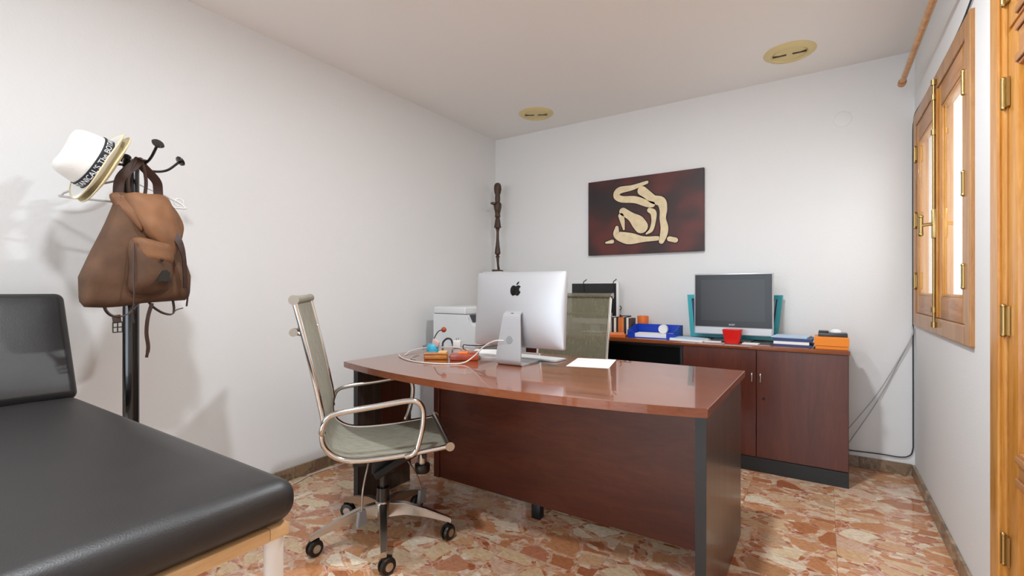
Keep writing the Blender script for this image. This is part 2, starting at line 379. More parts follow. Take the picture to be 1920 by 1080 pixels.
# ------------------------------------------------------------------ window_1 on the right wall
y0, y1, z0, z1 = 2.345, 3.64, .91, 2.14
def rect_frame(bm, ya, yb, za, zb, w, xa, xb, bev=.004, wt=None, wb=None):
    wt = wt or w; wb = wb or w
    box(bm, xa, xb, ya, ya+w, za, zb, bev); box(bm, xa, xb, yb-w, yb, za, zb, bev)
    box(bm, xa, xb, ya+w, yb-w, zb-wt, zb, bev); box(bm, xa, xb, ya+w, yb-w, za, za+wb, bev); return bm
wn = struct('window_1', rect_frame(nb(), y0, y1, z0, z1, .075, .440, .475), 'pine_frame', 'honey pine double casement window with brass bolt')
ym = 2.955; LX = .446
for ya, yb in ((y0+.078, ym-.002), (ym+.002, y1-.078)):
    b = nb(); za, zb = z0+.078, z1-.078
    box(b, LX, LX+.045, ya, ya+.062, za, zb, .003); box(b, LX, LX+.045, yb-.062, yb, za, zb, .003)
    lf = obj('casement', b, 'pine', wn)
    b = nb(); box(b, LX+.0005, LX+.044, ya+.062, yb-.062, za, za+.10, .003); obj('casement_rail', b, 'pine_h', lf)
    b = nb(); box(b, LX+.0005, LX+.044, ya+.062, yb-.062, zb-.10, zb, .003); obj('casement_rail', b, 'pine_h', lf)
    b = nb(); rect_frame(b, ya+.062, yb-.062, za+.10, zb-.10, .012, LX+.004, LX+.03, .002); obj('glazing_bead', b, 'pine', lf)
    obj('pane', bx(LX+.006, LX+.010, ya+.073, yb-.073, za+.111, zb-.111), 'glass', lf, smooth=False)
b = nb(); box(b, LX-.008, LX+.002, ym-.02, ym+.02, z0+.08, z1-.08, .003); obj('meeting_strip', b, 'pine', wn)
b = nb(); cyl(b, (.432, ym, z0+.03), (.432, ym, z1-.03), .006, 10); bolt = obj('bolt_rod', b, 'brass', wn)
for zz in (z0+.045, z0+.115, 1.86, z1-.115, z1-.045):
    b = nb(); cyl(b, (.432, ym, zz-.012), (.432, ym, zz+.012), .012, 12); cyl(b, (.446, ym, zz), (.428, ym, zz), .009, 10); obj('bolt_guide', b, 'brass', bolt)
b = nb(); box(b, .424, .446, ym-.016, ym+.016, 1.36, 1.50, .006); cyl(b, (.43, ym, 1.43), (.385, ym, 1.425), .008, 10); cyl(b, (.385, ym, 1.385), (.385, ym, 1.465), .009, 10); ball(b, (.385, ym, 1.467), .011); ball(b, (.385, ym, 1.383), .011)
obj('bolt_handle', b, 'brass', bolt)
for yy in (y0+.078, y1-.078):
    for zz in (1.17, 1.52, 1.90):
        b = nb(); cyl(b, (.438, yy, zz-.04), (.438, yy, zz+.04), .007, 10); box(b, .441, .4445, yy-.018, yy+.018, zz-.036, zz+.036); ball(b, (.438, yy, zz+.042), .008, seg=8); ball(b, (.438, yy, zz-.042), .008, seg=8); obj('hinge', b, 'brass', wn)
# white voile hung in the window reveal
def voile(name):
    k = N(name); d = k.n('ShaderNodeBsdfDiffuse'); d.inputs[0].default_value = rgb('#f2ece2'); tl = k.n('ShaderNodeBsdfTranslucent'); tl.inputs[0].default_value = rgb('#f4efe6'); tp = k.n('ShaderNodeBsdfTransparent')
    a = k.n('ShaderNodeMixShader'); a.inputs[0].default_value = .55; k.l(d.outputs[0], a.inputs[1]); k.l(tl.outputs[0], a.inputs[2])
    c = k.n('ShaderNodeMixShader'); c.inputs[0].default_value = .35; k.l(a.outputs[0], c.inputs[1]); k.l(tp.outputs[0], c.inputs[2]); k.l(c.outputs[0], k.o.inputs[0]); return k.m
M['voile'] = voile('white_voile')
b = nb(); ny = 150; cols = []
for i in range(ny+1):
    y = WIN[0]+.004+(WIN[1]-WIN[0]-.008)*i/ny; xx = XR+.085+.012*math.sin(i*.62)+.006*math.sin(i*1.7+1)
    cols.append([b.verts.new((xx, y, WIN[2]+.012)), b.verts.new((xx, y, WIN[3]-.004))])
for p, q in zip(cols, cols[1:]): b.faces.new((p[0], q[0], q[1], p[1]))
bmesh.ops.solidify(b, geom=b.faces[:], thickness=.0006)
tag(obj('voile_curtain', b, 'voile'), 'gathered white voile curtain behind the pine window panes', 'curtain')
# ------------------------------------------------------------------ door_1 on the right wall
dr = struct('door_1', (lambda b: (box(b, .438, .50, 1.94, 2.07, 0.0, 2.38, .006), box(b, .430, .44, 1.965, 2.045, 0.0, 2.38, .004), box(b, .438, .50, .93, 1.06, 0.0, 2.38, .006), box(b, .438, .50, 1.06, 1.94, 2.27, 2.38, .006), b)[-1])(nb()), 'pine', 'honey pine panelled door and casing at the right edge')
def leaf(ya, yb, za, zb, rails):
    b = nb(); box(b, .446, .49, ya, ya+.08, za, zb, .004); box(b, .446, .49, yb-.08, yb, za, zb, .004)
    l = obj('door_leaf', b, 'pine', dr)
    for r0, r1 in rails:
        b = nb(); box(b, .4465, .4895, ya+.08, yb-.08, r0, r1, .004); box(b, .440, .4465, ya+.075, yb-.075, r0+.008, r0+.03, .004); box(b, .440, .4465, ya+.075, yb-.075, r1-.03, r1-.008, .004); obj('door_rail', b, 'pine_h', l)
    for (a0, a1), (c0, c1) in zip(rails, rails[1:]):
        b = nb(); box(b, .470, .484, ya+.08, yb-.08, a1, c0); box(b, .458, .472, ya+.13, yb-.13, a1+.05, c0-.05, .008); obj('door_panel', b, 'pine', l)
    return l
leaf(1.062, 1.936, .005, 1.865, [(.005, .27), (.57, .67), (1.74, 1.865)])
obj('gap_backing', bx(.470, .50, 1.06, 1.94, 1.855, 1.885), 'pine_h', dr, smooth=False)  # backing added behind the transom gap to stop daylight showing through
leaf(1.062, 1.936, 1.875, 2.268, [(1.875, 1.95), (2.19, 2.268)])
for zz in (.365, 1.03, 1.69, 1.99):
    b = nb(); cyl(b, (.436, 1.938, zz-.04), (.436, 1.938, zz+.04), .0062, 10); box(b, .439, .4445, 1.915, 1.962, zz-.042, zz+.042); ball(b, (.436, 1.938, zz+.042), .007, seg=8); ball(b, (.436, 1.938, zz-.042), .007, seg=8); obj('hinge', b, 'brass', dr)
# ------------------------------------------------------------------ ceiling fixtures, wall cover
def vent(x, y, label, rz):
    t = thing('ceiling_vent', label, 'vent', (x, y, ZC), rz, 'round ceiling vents')
    obj('rim', lathe(nb(), [(.0, -.004), (.09, -.004), (.094, -.012), (.10, -.016), (.125, -.012), (.14, -.002), (.14, .0)], 40), 'ivory', t)
    b = nb(); lathe(b, [(.0, -.010), (.055, -.012), (.085, -.008), (.088, -.004)], 32); obj('baffle', b, 'ivory', t)
    for s in (-1, 1): obj('slot', bx(s*.052-.036, s*.052+.036, -.007, .007, -.0145, -.008), 'darkslot', t, smooth=False)
vent(-1.953, 3.316, 'small yellowed round ceiling vent near the corner above the statue', .5)
vent(-.174, 3.30, 'larger looking yellowed round ceiling vent near the curtain rod', .05)
for i, (x, y, pw) in enumerate(ADDED_LAMPS):  # out-of-view lamps added to light the room
    t = thing('added_ceiling_lamp', ['added round white flush ceiling lamp above the treatment couch', 'added round white flush ceiling lamp above the desk'][i], 'lamp', (x, y, ZC))
    obj('housing', lathe(nb(), [(.0, 0), (.15, 0), (.155, -.01), (.15, -.035), (.142, -.037), (.142, -.030), (.0, -.030)], 32), 'white', t)
    d = bpy.data.lights.new('added_lamp_light', 'AREA'); d.shape = 'DISK'; d.size = .14; d.energy = pw; d.color = (.90, .955, 1.0)
    lo = bpy.data.objects.new('added_lamp_light', d); C.objects.link(lo); lo.parent = t; lo.location = (0, 0, -.04)
o = obj('junction_cover', lathe(nb(), [(0, .006), (.044, .006), (.05, .003), (.05, 0)], 32, axis_matrix((.10, YB, 2.214), (0, -1, 0))), 'wall'); tag(o, 'white round blank cover plate on the wall beside the window', 'cover plate')
# curtain rod
t = thing('curtain_rod', 'wooden curtain rod with round end cap above the window', 'curtain rod', (.375, 0, 2.31))
b = nb(); cyl(b, (0, 3.50, 0), (0, 1.2, 0), .014, 14); obj('rod', b, 'pine', t)
b = nb(); cyl(b, (0, 3.49, 0), (0, 3.525, 0), .020, 16); obj('end_cap', b, 'pine_h', t)
for yy in (2.25, 1.3):
    b = nb(); cyl(b, (0, yy, -.005), (.078, yy, -.005), .010, 10); cyl(b, (.068, yy, -.005), (.0795, yy, -.005), .028, 14); obj('bracket', b, 'brass', t)
# ------------------------------------------------------------------ cables by the window corner
b = nb(); tube(b, [(.448, 2.30, 2.19), (.449, 2.36, 2.18), (.4495, 2.6, 2.152), (.4495, 3.3, 2.15), (.4495, 3.62, 2.16), (.446, 3.665, 2.12), (.444, 3.682, 2.0), (.445, 3.69, 1.2), (.446, 3.69, .3), (.444, 3.69, .16), (.425, 3.69, .118), (.38, 3.69, .104), (.30, 3.69, .105), (.15, 3.69, .10), (.125, 3.69, .10)], .0035, 6, 4)
tag(obj('black_cable', b, 'cord_b'), 'thin black cable run around the window and down the corner', 'cable')
for nm, lab, zz, sag, yc in (('grey_cable', 'upper thin grey cable sagging from the corner to the cabinet', .26, .0, 3.676), ('grey_cable', 'lower thin grey cable sagging from the corner to the cabinet', .165, .05, 3.685)):
    b = nb(); tube(b, [(.441, yc, .90), (.438, yc, .84), (.37, yc, .68-sag*.4), (.27, yc, .47-sag), (.13, yc, zz-.02), (.119, yc, zz-.03)], .003, 6, 6)
    tag(obj(nm, b, 'cord_g'), lab, 'cable')
# ------------------------------------------------------------------ painting
t = thing('canvas_painting', 'brown and dark red canvas painting of a seated cream figure', 'painting', (-1.1935, YB, 1.711))
pw, ph = .919, .612
obj('canvas', bx(-pw/2, pw/2, -.030, -.002, -ph/2, ph/2, bev=.002, seg=1), 'painting', t, smooth=False)
def zp(x, y):
    u = (x-133)/(1357-133); top = 238+(82-238)*u; bot = 1016+(968-1016)*u; v = (y-top)/(bot-top)
    u2 = u*1.0
    return ((u2-.5)*pw, (.5-v)*ph)
def stroke(bm, pts, off, grow=0):
    S = 1/1224*pw; P = [(*zp(x, y), (r*1.14+grow)*S) for x, y, r in pts]
    Q = spline(P, 6) if len(P) > 2 else [Vector(p) for p in P]
    n = len(Q); le = []; ri = []
    for i, q in enumerate(Q):
        d = (Q[min(i+1, n-1)]-Q[max(i-1, 0)]); d.z = 0; d.normalize(); nn = Vector((-d.y, d.x, 0)); r = max(q.z, .001)
        c = Vector((q.x, q.y, 0)); le.append(c+nn*r); ri.append(c-nn*r)
    def vert(p): return bm.verts.new((p.x, off, p.y))
    L = [vert(p) for p in le]; R = [vert(p) for p in ri]
    for i in range(n-1): bm.faces.new((L[i], L[i+1], R[i+1], R[i]))
    for q, s, e in ((Q[0], L[0], R[0]), (Q[-1], R[-1], L[-1])):
        ctr = Vector((q.x, q.y)); a0 = math.atan2(s.co.z-q.y, s.co.x-q.x); r = max(q.z, .001)
        arc = [s]+[bm.verts.new((q.x+r*math.cos(a0+math.pi*k/8), off, q.y+r*math.sin(a0+math.pi*k/8))) for k in range(1, 8)]+[e]
        bm.faces.new(arc)
FIG = [[(795, 232, 14), (640, 288, 24), (500, 318, 32), (462, 375, 30), (520, 412, 30), (670, 418, 32), (800, 462, 30), (850, 470, 26)],
       [(742, 322, 42), (800, 365, 38), (860, 415, 38), (940, 440, 42), (964, 520, 34), (958, 620, 28), (975, 720, 34), (965, 800, 32), (945, 862, 24)],
       [(822, 530, 22), (862, 560, 28), (864, 650, 20), (840, 740, 18), (790, 782, 8)],
       [(535, 545, 36), (620, 595, 38), (690, 650, 60), (735, 705, 62)],
       [(514, 590, 26), (530, 650, 22), (546, 735, 8)],
       [(468, 715, 16), (468, 790, 36), (560, 825, 52), (640, 835, 50), (760, 840, 26), (905, 832, 20)],
       [(345, 878, 9), (415, 865, 19)], [(1025, 838, 22), (1085, 852, 22)]]
b = nb()
for s in FIG: stroke(b, s, -.0304, 12)
obj('figure_outline', b, 'halo_paint', t, smooth=False)  # dark outline painted around the figure on the canvas
b = nb()
for s in FIG: stroke(b, s, -.0308)
obj('painted_figure', b, 'cream_paint', t, smooth=False)
# ------------------------------------------------------------------ desk
t = thing('executive_desk', 'glossy red mahogany desk with bowed front and dark side panels', 'desk', (-1.1925, 1.99, 0))
ox, oy = -1.1925, 1.99
xa, xb, yb_, yf, sag = -2.082, -.303, 2.41, 1.57, .125
poly = [(xb, yb_), (xa, yb_)]
for i in range(33):
    s = i/32; poly.append((xa+(xb-xa)*s, yf-sag*(1-(2*s-1)**2)))
poly = [(x-ox, y-oy) for x, y in poly]
obj('desk_top', prism(nb(), poly, .717, .747, bev=.002), 'mahog', t, ang=30)
def dbox(*a, **k): return bx(a[0]-ox, a[1]-ox, a[2]-oy, a[3]-oy, a[4], a[5], **k)
sp = obj('side_panel', dbox(-.350, -.318, 1.622, 2.385, 0, .717, bev=.001, seg=1), 'wenge', t, smooth=False)
obj('edge_strip', dbox(-.351, -.317, 1.617, 1.6215, 0.0, .717), 'charcoal', sp, smooth=False)
sp = obj('side_panel', dbox(-2.062, -2.030, 1.622, 1.99, 0, .717, bev=.001, seg=1), 'wenge', t, smooth=False)
obj('edge_strip', dbox(-2.063, -2.029, 1.617, 1.6215, 0.0, .717), 'charcoal', sp, smooth=False)
obj('inner_facing', dbox(-2.0295, -2.022, 1.775, 1.99, .10, .717), 'mahog_v', t, smooth=False)
obj('side_panel', dbox(-2.062, -2.030, 2.25, 2.385, 0, .717, bev=.001, seg=1), 'wenge', t, smooth=False)
obj('modesty_panel', dbox(-1.79, -.3505, 1.985, 2.005, .072, .716, bev=.001, seg=1), 'mahog_p', t, smooth=False)
obj('panel_post', dbox(-1.83, -1.791, 1.975, 2.02, .072, .716, bev=.002, seg=1), 'mahog_v', t, smooth=False)
b = nb(); box(b, -1.20-ox, -1.15-ox, 1.99-oy, 2.03-oy, .0, .071, .004); obj('foot', b, 'black', t)
# ------------------------------------------------------------------ cabinets
CY = 3.255
wt = obj('cabinet_worktop', bx(-2.02, .122, CY-.012, YB-.016, .751, .776, bev=.002), 'mahog'); tag(wt, 'long red mahogany worktop covering the cabinets along the painting wall', 'worktop')
def carcass(name, xa, xb, label, doors):
    t = thing(name, label, 'cabinet', (xa, CY, 0), 0, 'cabinet units under the long worktop')
    w = xb-xa; D = YB-.018-CY; b = nb()
    box(b, 0, .018, .02, D, .0, .7505); box(b, w-.018, w, .02, D, .0, .7505); box(b, .018, w-.018, D-.01, D, .09, .7505); box(b, .018, w-.018, .02, D-.01, .09, .108)
    box(b, .018, w-.018, .02, D-.01, .732, .7505)
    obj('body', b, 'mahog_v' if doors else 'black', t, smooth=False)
    obj('plinth', bx(0.0, w, .004, .0198, .0, .088, bev=.001, seg=1), 'charcoal', t, smooth=False)
    return t, w, D
t, w, D = carcass('storage_cabinet', -.785, .117, 'red mahogany cabinet with two doors and chrome pulls beneath the monitor', True)
for xa, xb, hx in ((.002, .436, .414), (.439, w-.002, .461)):
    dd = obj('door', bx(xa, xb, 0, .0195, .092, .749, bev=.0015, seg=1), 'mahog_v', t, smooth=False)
    b = nb(); tube(b, [(hx, 0, .612), (hx, -.018, .604), (hx, -.022, .582), (hx, -.018, .558), (hx, 0, .550)], .0045, 8, 4); obj('handle', b, 'chrome', dd)
b = nb(); lathe(b, [(0, .004), (.008, .004), (.009, 0)], 14, axis_matrix((.478, 0, .454), (0, -1, 0))); obj('lock', b, 'darkmetal', t)
t, w, D = carcass('open_cabinet', -1.545, -.788, 'open fronted black lined cabinet section behind the far office chair', False)
obj('shelf', bx(.019, w-.019, .05, D-.011, .42, .438), 'black', t, smooth=False)
for s in (0, w-.018): obj('edge_strip', bx(s, s+.018, .014, .0195, .09, .7505), 'charcoal', t, smooth=False)
t, w, D = carcass('end_cabinet', -2.015, -1.548, 'single door mahogany cabinet at the corner end of the worktop', True)
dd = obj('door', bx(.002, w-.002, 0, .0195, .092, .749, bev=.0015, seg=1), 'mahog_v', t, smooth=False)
b = nb(); tube(b, [(.44, 0, .612), (.44, -.018, .604), (.44, -.022, .582), (.44, -.018, .558), (.44, 0, .550)], .0045, 8, 4); obj('handle', b, 'chrome', dd)
# ------------------------------------------------------------------ treatment couch
BX0, BX1, BY0, BY1 = -2.30, -.905, -.06, .580
t = thing('treatment_couch', 'black leatherette treatment couch with raised headrest and white tubular legs', 'couch', (-1.6, .26, 0))
def cushion(name, L, Wd, H, r, mat, parent, m4, puff=.006, nx=40, ny=22):
    bm = nb(); g = bmesh.ops.create_cube(bm, size=1)['verts']
    bmesh.ops.transform(bm, matrix=Matrix.Diagonal((L, Wd, H, 1)), verts=g)
    bmesh.ops.bevel(bm, geom=bm.edges[:], offset=r, segments=7, affect='EDGES', profile=.5)
    bmesh.ops.subdivide_edges(bm, edges=[e for e in bm.edges if e.calc_length() > .12], cuts=10, use_grid_fill=True)
    for v in bm.verts:
        if v.co.z > H/2-.001:
            a = 1-abs(2*v.co.x/L)**6; c = 1-abs(2*v.co.y/Wd)**6
            v.co.z += puff*max(0, a)*max(0, c)
            v.co.z += .0015*noise.noise(Vector((v.co.x*9, v.co.y*9, 3)))
    bmesh.ops.transform(bm, matrix=m4, verts=bm.verts[:])
    return obj(name, bm, mat, parent, ang=60)
cush = cushion('seat_cushion', BX1-BX0, BY1-BY0, .088, .040, 'leather', t, Matrix.Translation(((BX0+BX1)/2+1.6, (BY0+BY1)/2-.26, .688)))
for yy in (BY0+.02, BY1-.06): obj('wooden_rail', bx(BX0+1.6, BX1-.012+1.6, yy-.26, yy+.04-.26, .618, .6435, bev=.003), 'beigewood', t)
for xx in (BX1-.052, BX0): obj('wooden_rail', bx(xx+1.6, xx+.04+1.6, BY0+.06-.26, BY1-.06-.26, .618, .6435, bev=.003), 'beigewood', t)
for xx in (BX1-.036, BX0+.16):
    for yy in (BY0+.04, BY1-.040):
        b = nb(); cyl(b, (xx+1.6, yy-.26, 0.012), (xx+1.6, yy-.26, .6175), .0185, 20); lg = obj('leg', b, 'whitepaint', t)
        b = nb(); cyl(b, (xx+1.6, yy-.26, 0), (xx+1.6, yy-.26, .0118), .021, 16); obj('rubber_foot', b, 'black', lg)
ang = math.atan2(1.105-.735, -(2.462-2.29)); HL = .425
hd = Vector((math.cos(ang), 0, math.sin(ang))); hn = Vector((math.sin(ang), 0, -math.cos(ang)))
hm = Matrix((hd, Vector((0, 1, 0)), hn)).transposed().to_4x4(); 
# local x = up the headrest, local z = its front face
hc = Vector((-2.282, (BY0+BY1)/2, .728))+hd*HL/2-hn*.034
hm.translation = hc-Vector((-1.6, .26, 0))
cushion('headrest', HL, BY1-BY0-.005, .066, .028, 'leather', t, hm, .010)
for yy in (.08, .44):
    b = nb(); cyl(b, (-2.29+1.6, yy-.26, .62), (-2.50+1.6, yy-.26, .93), .009, 8); obj('headrest_strut', b, 'satin', t)
# ------------------------------------------------------------------ coat stand
SX, SY = -2.30, .736
t = thing('coat_stand', 'black metal coat stand with curved disc tipped hooks behind the treatment couch', 'coat stand', (SX, SY, 0))
obj('pole', lathe(nb(), [(0, .02), (.027, .02), (.027, 1.625), (.025, 1.635), (0, 1.637)], 20), 'blackgloss', t)
obj('base', lathe(nb(), [(0, 0.0), (.15, 0.0), (.155, .006), (.15, .018), (.06, .026), (.028, .045), (0, .045)], 32), 'black', t)
HK = [(8, .185, 1.676), (98, .185, 1.676), (168, .180, 1.676), (-94, .15, 1.645)]
for a, L, zt in HK:
    d = Vector((math.cos(math.radians(a)), math.sin(math.radians(a)), 0))
    b = nb(); tube(b, [d*.02+Vector((0, 0, 1.612)), d*.08+Vector((0, 0, 1.608)), d*(L*.72)+Vector((0, 0, 1.625)), d*L+Vector((0, 0, zt))], .0052, 8, 6); hk = obj('hook', b, 'blackgloss', t)
    b = nb(); lathe(b, [(0, .006), (.018, .005), (.022, .001), (.020, -.004), (.008, -.008), (0, -.008)], 18, axis_matrix(d*L+Vector((0, 0, zt)), d*.8+Vector((0, 0, .6)))); obj('hook_disc', b, 'blackgloss', hk)
# white hanger behind the bag
t = thing('clothes_hanger', 'white plastic clothes hanger hung on the coat stand behind the rucksack', 'hanger', (SX-.02, SY, 0))
d = Vector((.22, .975, 0))
b = nb(); tube(b, [Vector((-.02, 0, 1.565))+d*.0, Vector((-.02, 0, 1.545))+d*.05, Vector((-.02, 0, 1.495))+d*.165, Vector((-.02, 0, 1.475))+d*.19, Vector((-.02, 0, 1.468))+d*.165, Vector((-.02, 0, 1.468))+d*-.165, Vector((-.02, 0, 1.475))+d*-.19, Vector((-.02, 0, 1.495))+d*-.165, Vector((-.02, 0, 1.545))+d*-.05], .0042, 8, 6, closed=True); obj('hanger_frame', b, 'white', t)
b = nb(); tube(b, [(-.02, 0, 1.563), (-.024, 0, 1.59), (-.04, 0, 1.605), (-.045, .005, 1.622), (-.032, .01, 1.632), (-.02, .012, 1.622)], .0022, 6, 5); obj('hanger_hook', b, 'chrome', t)
b = nb(); tube(b, [Vector((-.02, 0, 1.492))+d*.172+Vector((0, 0, .016*math.sin(k*math.pi/5)))+d*.016*math.cos(k*math.pi/5) for k in range(10)], .003, 6, 2, closed=True); obj('hanger_loop', b, 'white', t)
# ------------------------------------------------------------------ hats
hax = Vector((.056, -.906, .40)).normalized(); hB = Vector((-2.262, .628, 1.583))
def hat(name, label, B, axis, mat, crown_h, with_band, brim_r, curl):
    t = thing(name, label, 'hat', B, 0, 'hats on the coat stand')
    m4 = axis_matrix((0, 0, 0), axis, (0, 0, 1))
    def shape(r, z, th):
        # oval head, pinched crown
        ex = 1.08 if True else 1
        return Vector((r*math.cos(th)*ex, r*math.sin(th)*.94, z))
    prof = [(.094, .0), (.093, .02), (.091, .045), (.087, .07), (.082, .09), (.072, .104), (.055, .108), (.035, .103), (.015, .096), (.001, .094)]
    if crown_h < .09: prof = [(r, z*crown_h/.108) for r, z in prof]
    b = nb(); seg = 40; rings = []
    for r, z in prof:
        ring = []
        for k in range(seg):
            th = 2*math.pi*k/seg; p = shape(r, z, th)
            if z > .05: p.y *= 1-.20*max(0, math.cos(th))*(z-.05)/.06; p.z += .012*(math.cos(th)**2-.5)*((z-.05)/.06)
            ring.append(b.verts.new(m4 @ p))
        rings.append(ring)
    for a, c in zip(rings, rings[1:]):
        for k in range(seg): b.faces.new((a[k], a[(k+1) % seg], c[(k+1) % seg], c[k]))
    b.faces.new(rings[-1])
    obj('crown', b, mat, t, ang=80)
    # brim: a sheet with thickness, curled
    def brim_pt(s, th, off):
        r = .090+(brim_r-.090)*s; z = curl*(s**2)*(0.35+.65*abs(math.sin(th))**1.5)*(1 if math.cos(th) > -.7 else 1.0)-.012*s*max(0, math.cos(th))
        return m4 @ shape(r, z+off, th)
    b = nb(); n = 8; top = []; bot = []
    for off, store in ((.0016, top), (-.0016, bot)):
        for i in range(n+1): store.append([b.verts.new(brim_pt(i/n, 2*math.pi*k/seg, off)) for k in range(seg)])
    for st in (top, bot):
        for a, c in zip(st, st[1:]):
            for k in range(seg): b.faces.new((a[k], a[(k+1) % seg], c[(k+1) % seg], c[k]))
    for a, c in ((top[0], bot[0]), (top[-1], bot[-1])):
        for k in range(seg): b.faces.new((a[k], a[(k+1) % seg], c[(k+1) % seg], c[k]))
    br = obj('brim', b, mat, t, ang=80)
    b = nb(); tube(b, [brim_pt(1, 2*math.pi*k/seg, 0) for k in range(seg)], .0028, 8, closed=True); obj('brim_edge', b, 'hatcream', br)
    if with_band:
        b = nb(); rr = []
        for z, g in ((.006, .0), (.007, .0028), (.036, .0028), (.037, .0)):
            rad = .0942-.06*z+g; rr.append([b.verts.new(m4 @ shape(rad, z, 2*math.pi*k/seg)) for k in range(seg)])
        for a, c in zip(rr, rr[1:]):
            for k in range(seg): b.faces.new((a[k], a[(k+1) % seg], c[(k+1) % seg], c[k]))
        bd = obj('hat_band', b, 'band', t, ang=60)
        tm = text_mesh("THE BOTANICAL'S The BOTANICAL'S", .0245, .0004)
        for v in tm.verts:
            th = TXT0+v.co.x/.0955; z = .0215+v.co.y; v.co = m4 @ shape(.0942-.06*z+.0032+v.co.z, z, th)
        obj('band_lettering', tm, 'white', bd, smooth=False)
    return t
_hm = axis_matrix((0, 0, 0), hax, (0, 0, 1)).to_3x3(); _c = _hm.transposed() @ Vector((.95, -.27, -.15)); TXT0 = math.atan2(_c.y, _c.x)   # middle of the lettering on the side turned to the room
hat('straw_hat', 'cream straw hat stacked behind the white hat on the coat stand', hB-hax*.020, hax, 'hatcream', .085, False, .137, .016)
hat('white_trilby_hat', 'white trilby hat with black lettered band on the coat stand', hB, hax, 'hatwhite', .108, True, .138, .022)
# ------------------------------------------------------------------ rucksack
t = thing('rucksack', 'worn brown canvas rucksack with leather flap hanging on the coat stand', 'bag', (-2.205, .730, 1.072), math.radians(10))
# local: x = front, y = right in the photo, z = up
def prof_at(z, tab):
    for (za, *va), (zb, *vb) in zip(tab, tab[1:]):
        if za <= z <= zb:
            s = (z-za)/(zb-za)
            return [a+(c-a)*s for a, c in zip(va, vb)]
    return list(tab[-1][1:]) if z > tab[-1][0] else list(tab[0][1:])
TAB = [(-.005, .170, .018, .0), (.015, .182, .040, .0), (.10, .180, .058, .0), (.20, .145, .058, .004), (.30, .110, .050, .01), (.38, .086, .036, .012), (.41, .083, .024, .012)]
def bag_surface(th, z):
    hw, hdp, cy = prof_at(z, TAB); c, s = math.cos(th), math.sin(th); e = .5
    p = Vector((hdp*abs(c)**e*(1 if c > 0 else -1), cy+hw*abs(s)**(e+.15)*(1 if s > 0 else -1), z))
    w = noise.noise(Vector((p.y*9, z*6+p.x*4, 1.7)))*.010+noise.noise(Vector((p.y*24, z*11, 4.2)))*.004
    p.x += w*(1 if c > 0 else .3); p.z += .012*math.sin(p.y*14)*(1-z/.41)
    return p
b = nb(); rings = []; seg = 48
for i in range(25):
    z = -.005+.415*i/24; rings.append([b.verts.new(bag_surface(2*math.pi*k/seg, z)) for k in range(seg)])
for a, c in zip(rings, rings[1:]):
    for k in range(seg): b.faces.new((a[k], a[(k+1) % seg], c[(k+1) % seg], c[k]))
b.faces.new(rings[0][::-1]); b.faces.new(rings[-1])
obj('body', b, 'canvas_bag', t, ang=80)
def front_x(y, z):
    hw, hdp, cy = prof_at(z, TAB); q = min(1, abs((y-cy)/hw)); return hdp*max(.05, 1-q**3.2)
def pad(name, poly, lift, puff, mat, parent, n=7, edge=.006, sn=5, wr=.004):
    """soft sheet over the bag front: outline polygon (y,z) -> puffed pad with thickness"""
    P = [Vector((0, y, z)) for y, z in poly]; O = spline(P, sn, True); c = sum(O, Vector())/len(O); b = nb(); rg = []
    def pt(y, z, s): 
        return Vector((front_x(y, min(.41, max(0, z)))+lift+puff*(1-s**4)+wr*noise.noise(Vector((y*22, z*18, lift*90))), y, z))
    for i in range(n, 0, -1):
        s = i/n; rg.append([b.verts.new(pt(*(lambda q: (q.y, q.z))(c+(o-c)*s), s)) for o in O])
    back = [b.verts.new(v.co-Vector((edge+lift*.9, 0, 0))) for v in rg[0]]
    m = len(O); ctr = b.verts.new(pt(c.y, c.z, 0))
    for k in range(m): b.faces.new((back[k], back[(k+1) % m], rg[0][(k+1) % m], rg[0][k]))
    for a, d in zip(rg, rg[1:]):
        for k in range(m): b.faces.new((a[k], a[(k+1) % m], d[(k+1) % m], d[k]))
    for k in range(m): b.faces.new((rg[-1][k], rg[-1][(k+1) % m], ctr))
    bc = b.verts.new(c+Vector((front_x(c.y, c.z)-.01, 0, 0)))
    for k in range(m): b.faces.new((back[(k+1) % m], back[k], bc))
    return obj(name, b, mat, parent, ang=70)
fl_ = pad('flap', [(-.060, .400), (.0, .412), (.062, .415), (.108, .375), (.142, .315), (.140, .262), (.112, .208), (.082, .184), (.045, .206), (.002, .248), (-.034, .308)], .036, .014, 'bag_leather', t, wr=.009, n=10, edge=.004)
pad('top_fold', [(-.095, .395), (-.06, .405), (-.03, .33), (-.02, .27), (-.045, .30), (-.075, .35)], .008, .012, 'bag_leather', t, wr=.01)
pk = pad('front_pocket', [(-.055, .235), (.075, .220), (.086, .13), (.072, .045), (.01, .030), (-.055, .045), (-.062, .13)], .012, .034, 'canvas_bag', t, edge=.012)
pad('pocket_flap', [(-.048, .240), (.015, .234), (.072, .225), (.078, .175), (.062, .148), (.01, .150), (-.034, .165), (-.048, .20)], .032, .020, 'bag_leather', pk, edge=.006)
b = nb(); prism(b, [(-.028, -.022), (.028, -.022), (.018, -.004), (.024, .012), (.012, .024), (-.004, .020), (-.014, .004)], 0, .005, axis_matrix((.104, .028, .100), (1, 0.05, .1), (0, 1, 0)), .001); obj('metal_emblem', b, 'darkmetal', pk)
b = nb(); ball(b, (.113, .018, .160), .006, seg=8); obj('stud', b, 'darkmetal', pk)
b = nb(); ribbon(b, [(.086, .070, .275), (.098, .090, .235), (.096, .108, .18), (.082, .122, .10), (.070, .130, .055)], lambda s: .036-.020*min(1, s*2.0), .004, (0, 1, .3)); obj('closing_strap', b, 'strap', t)
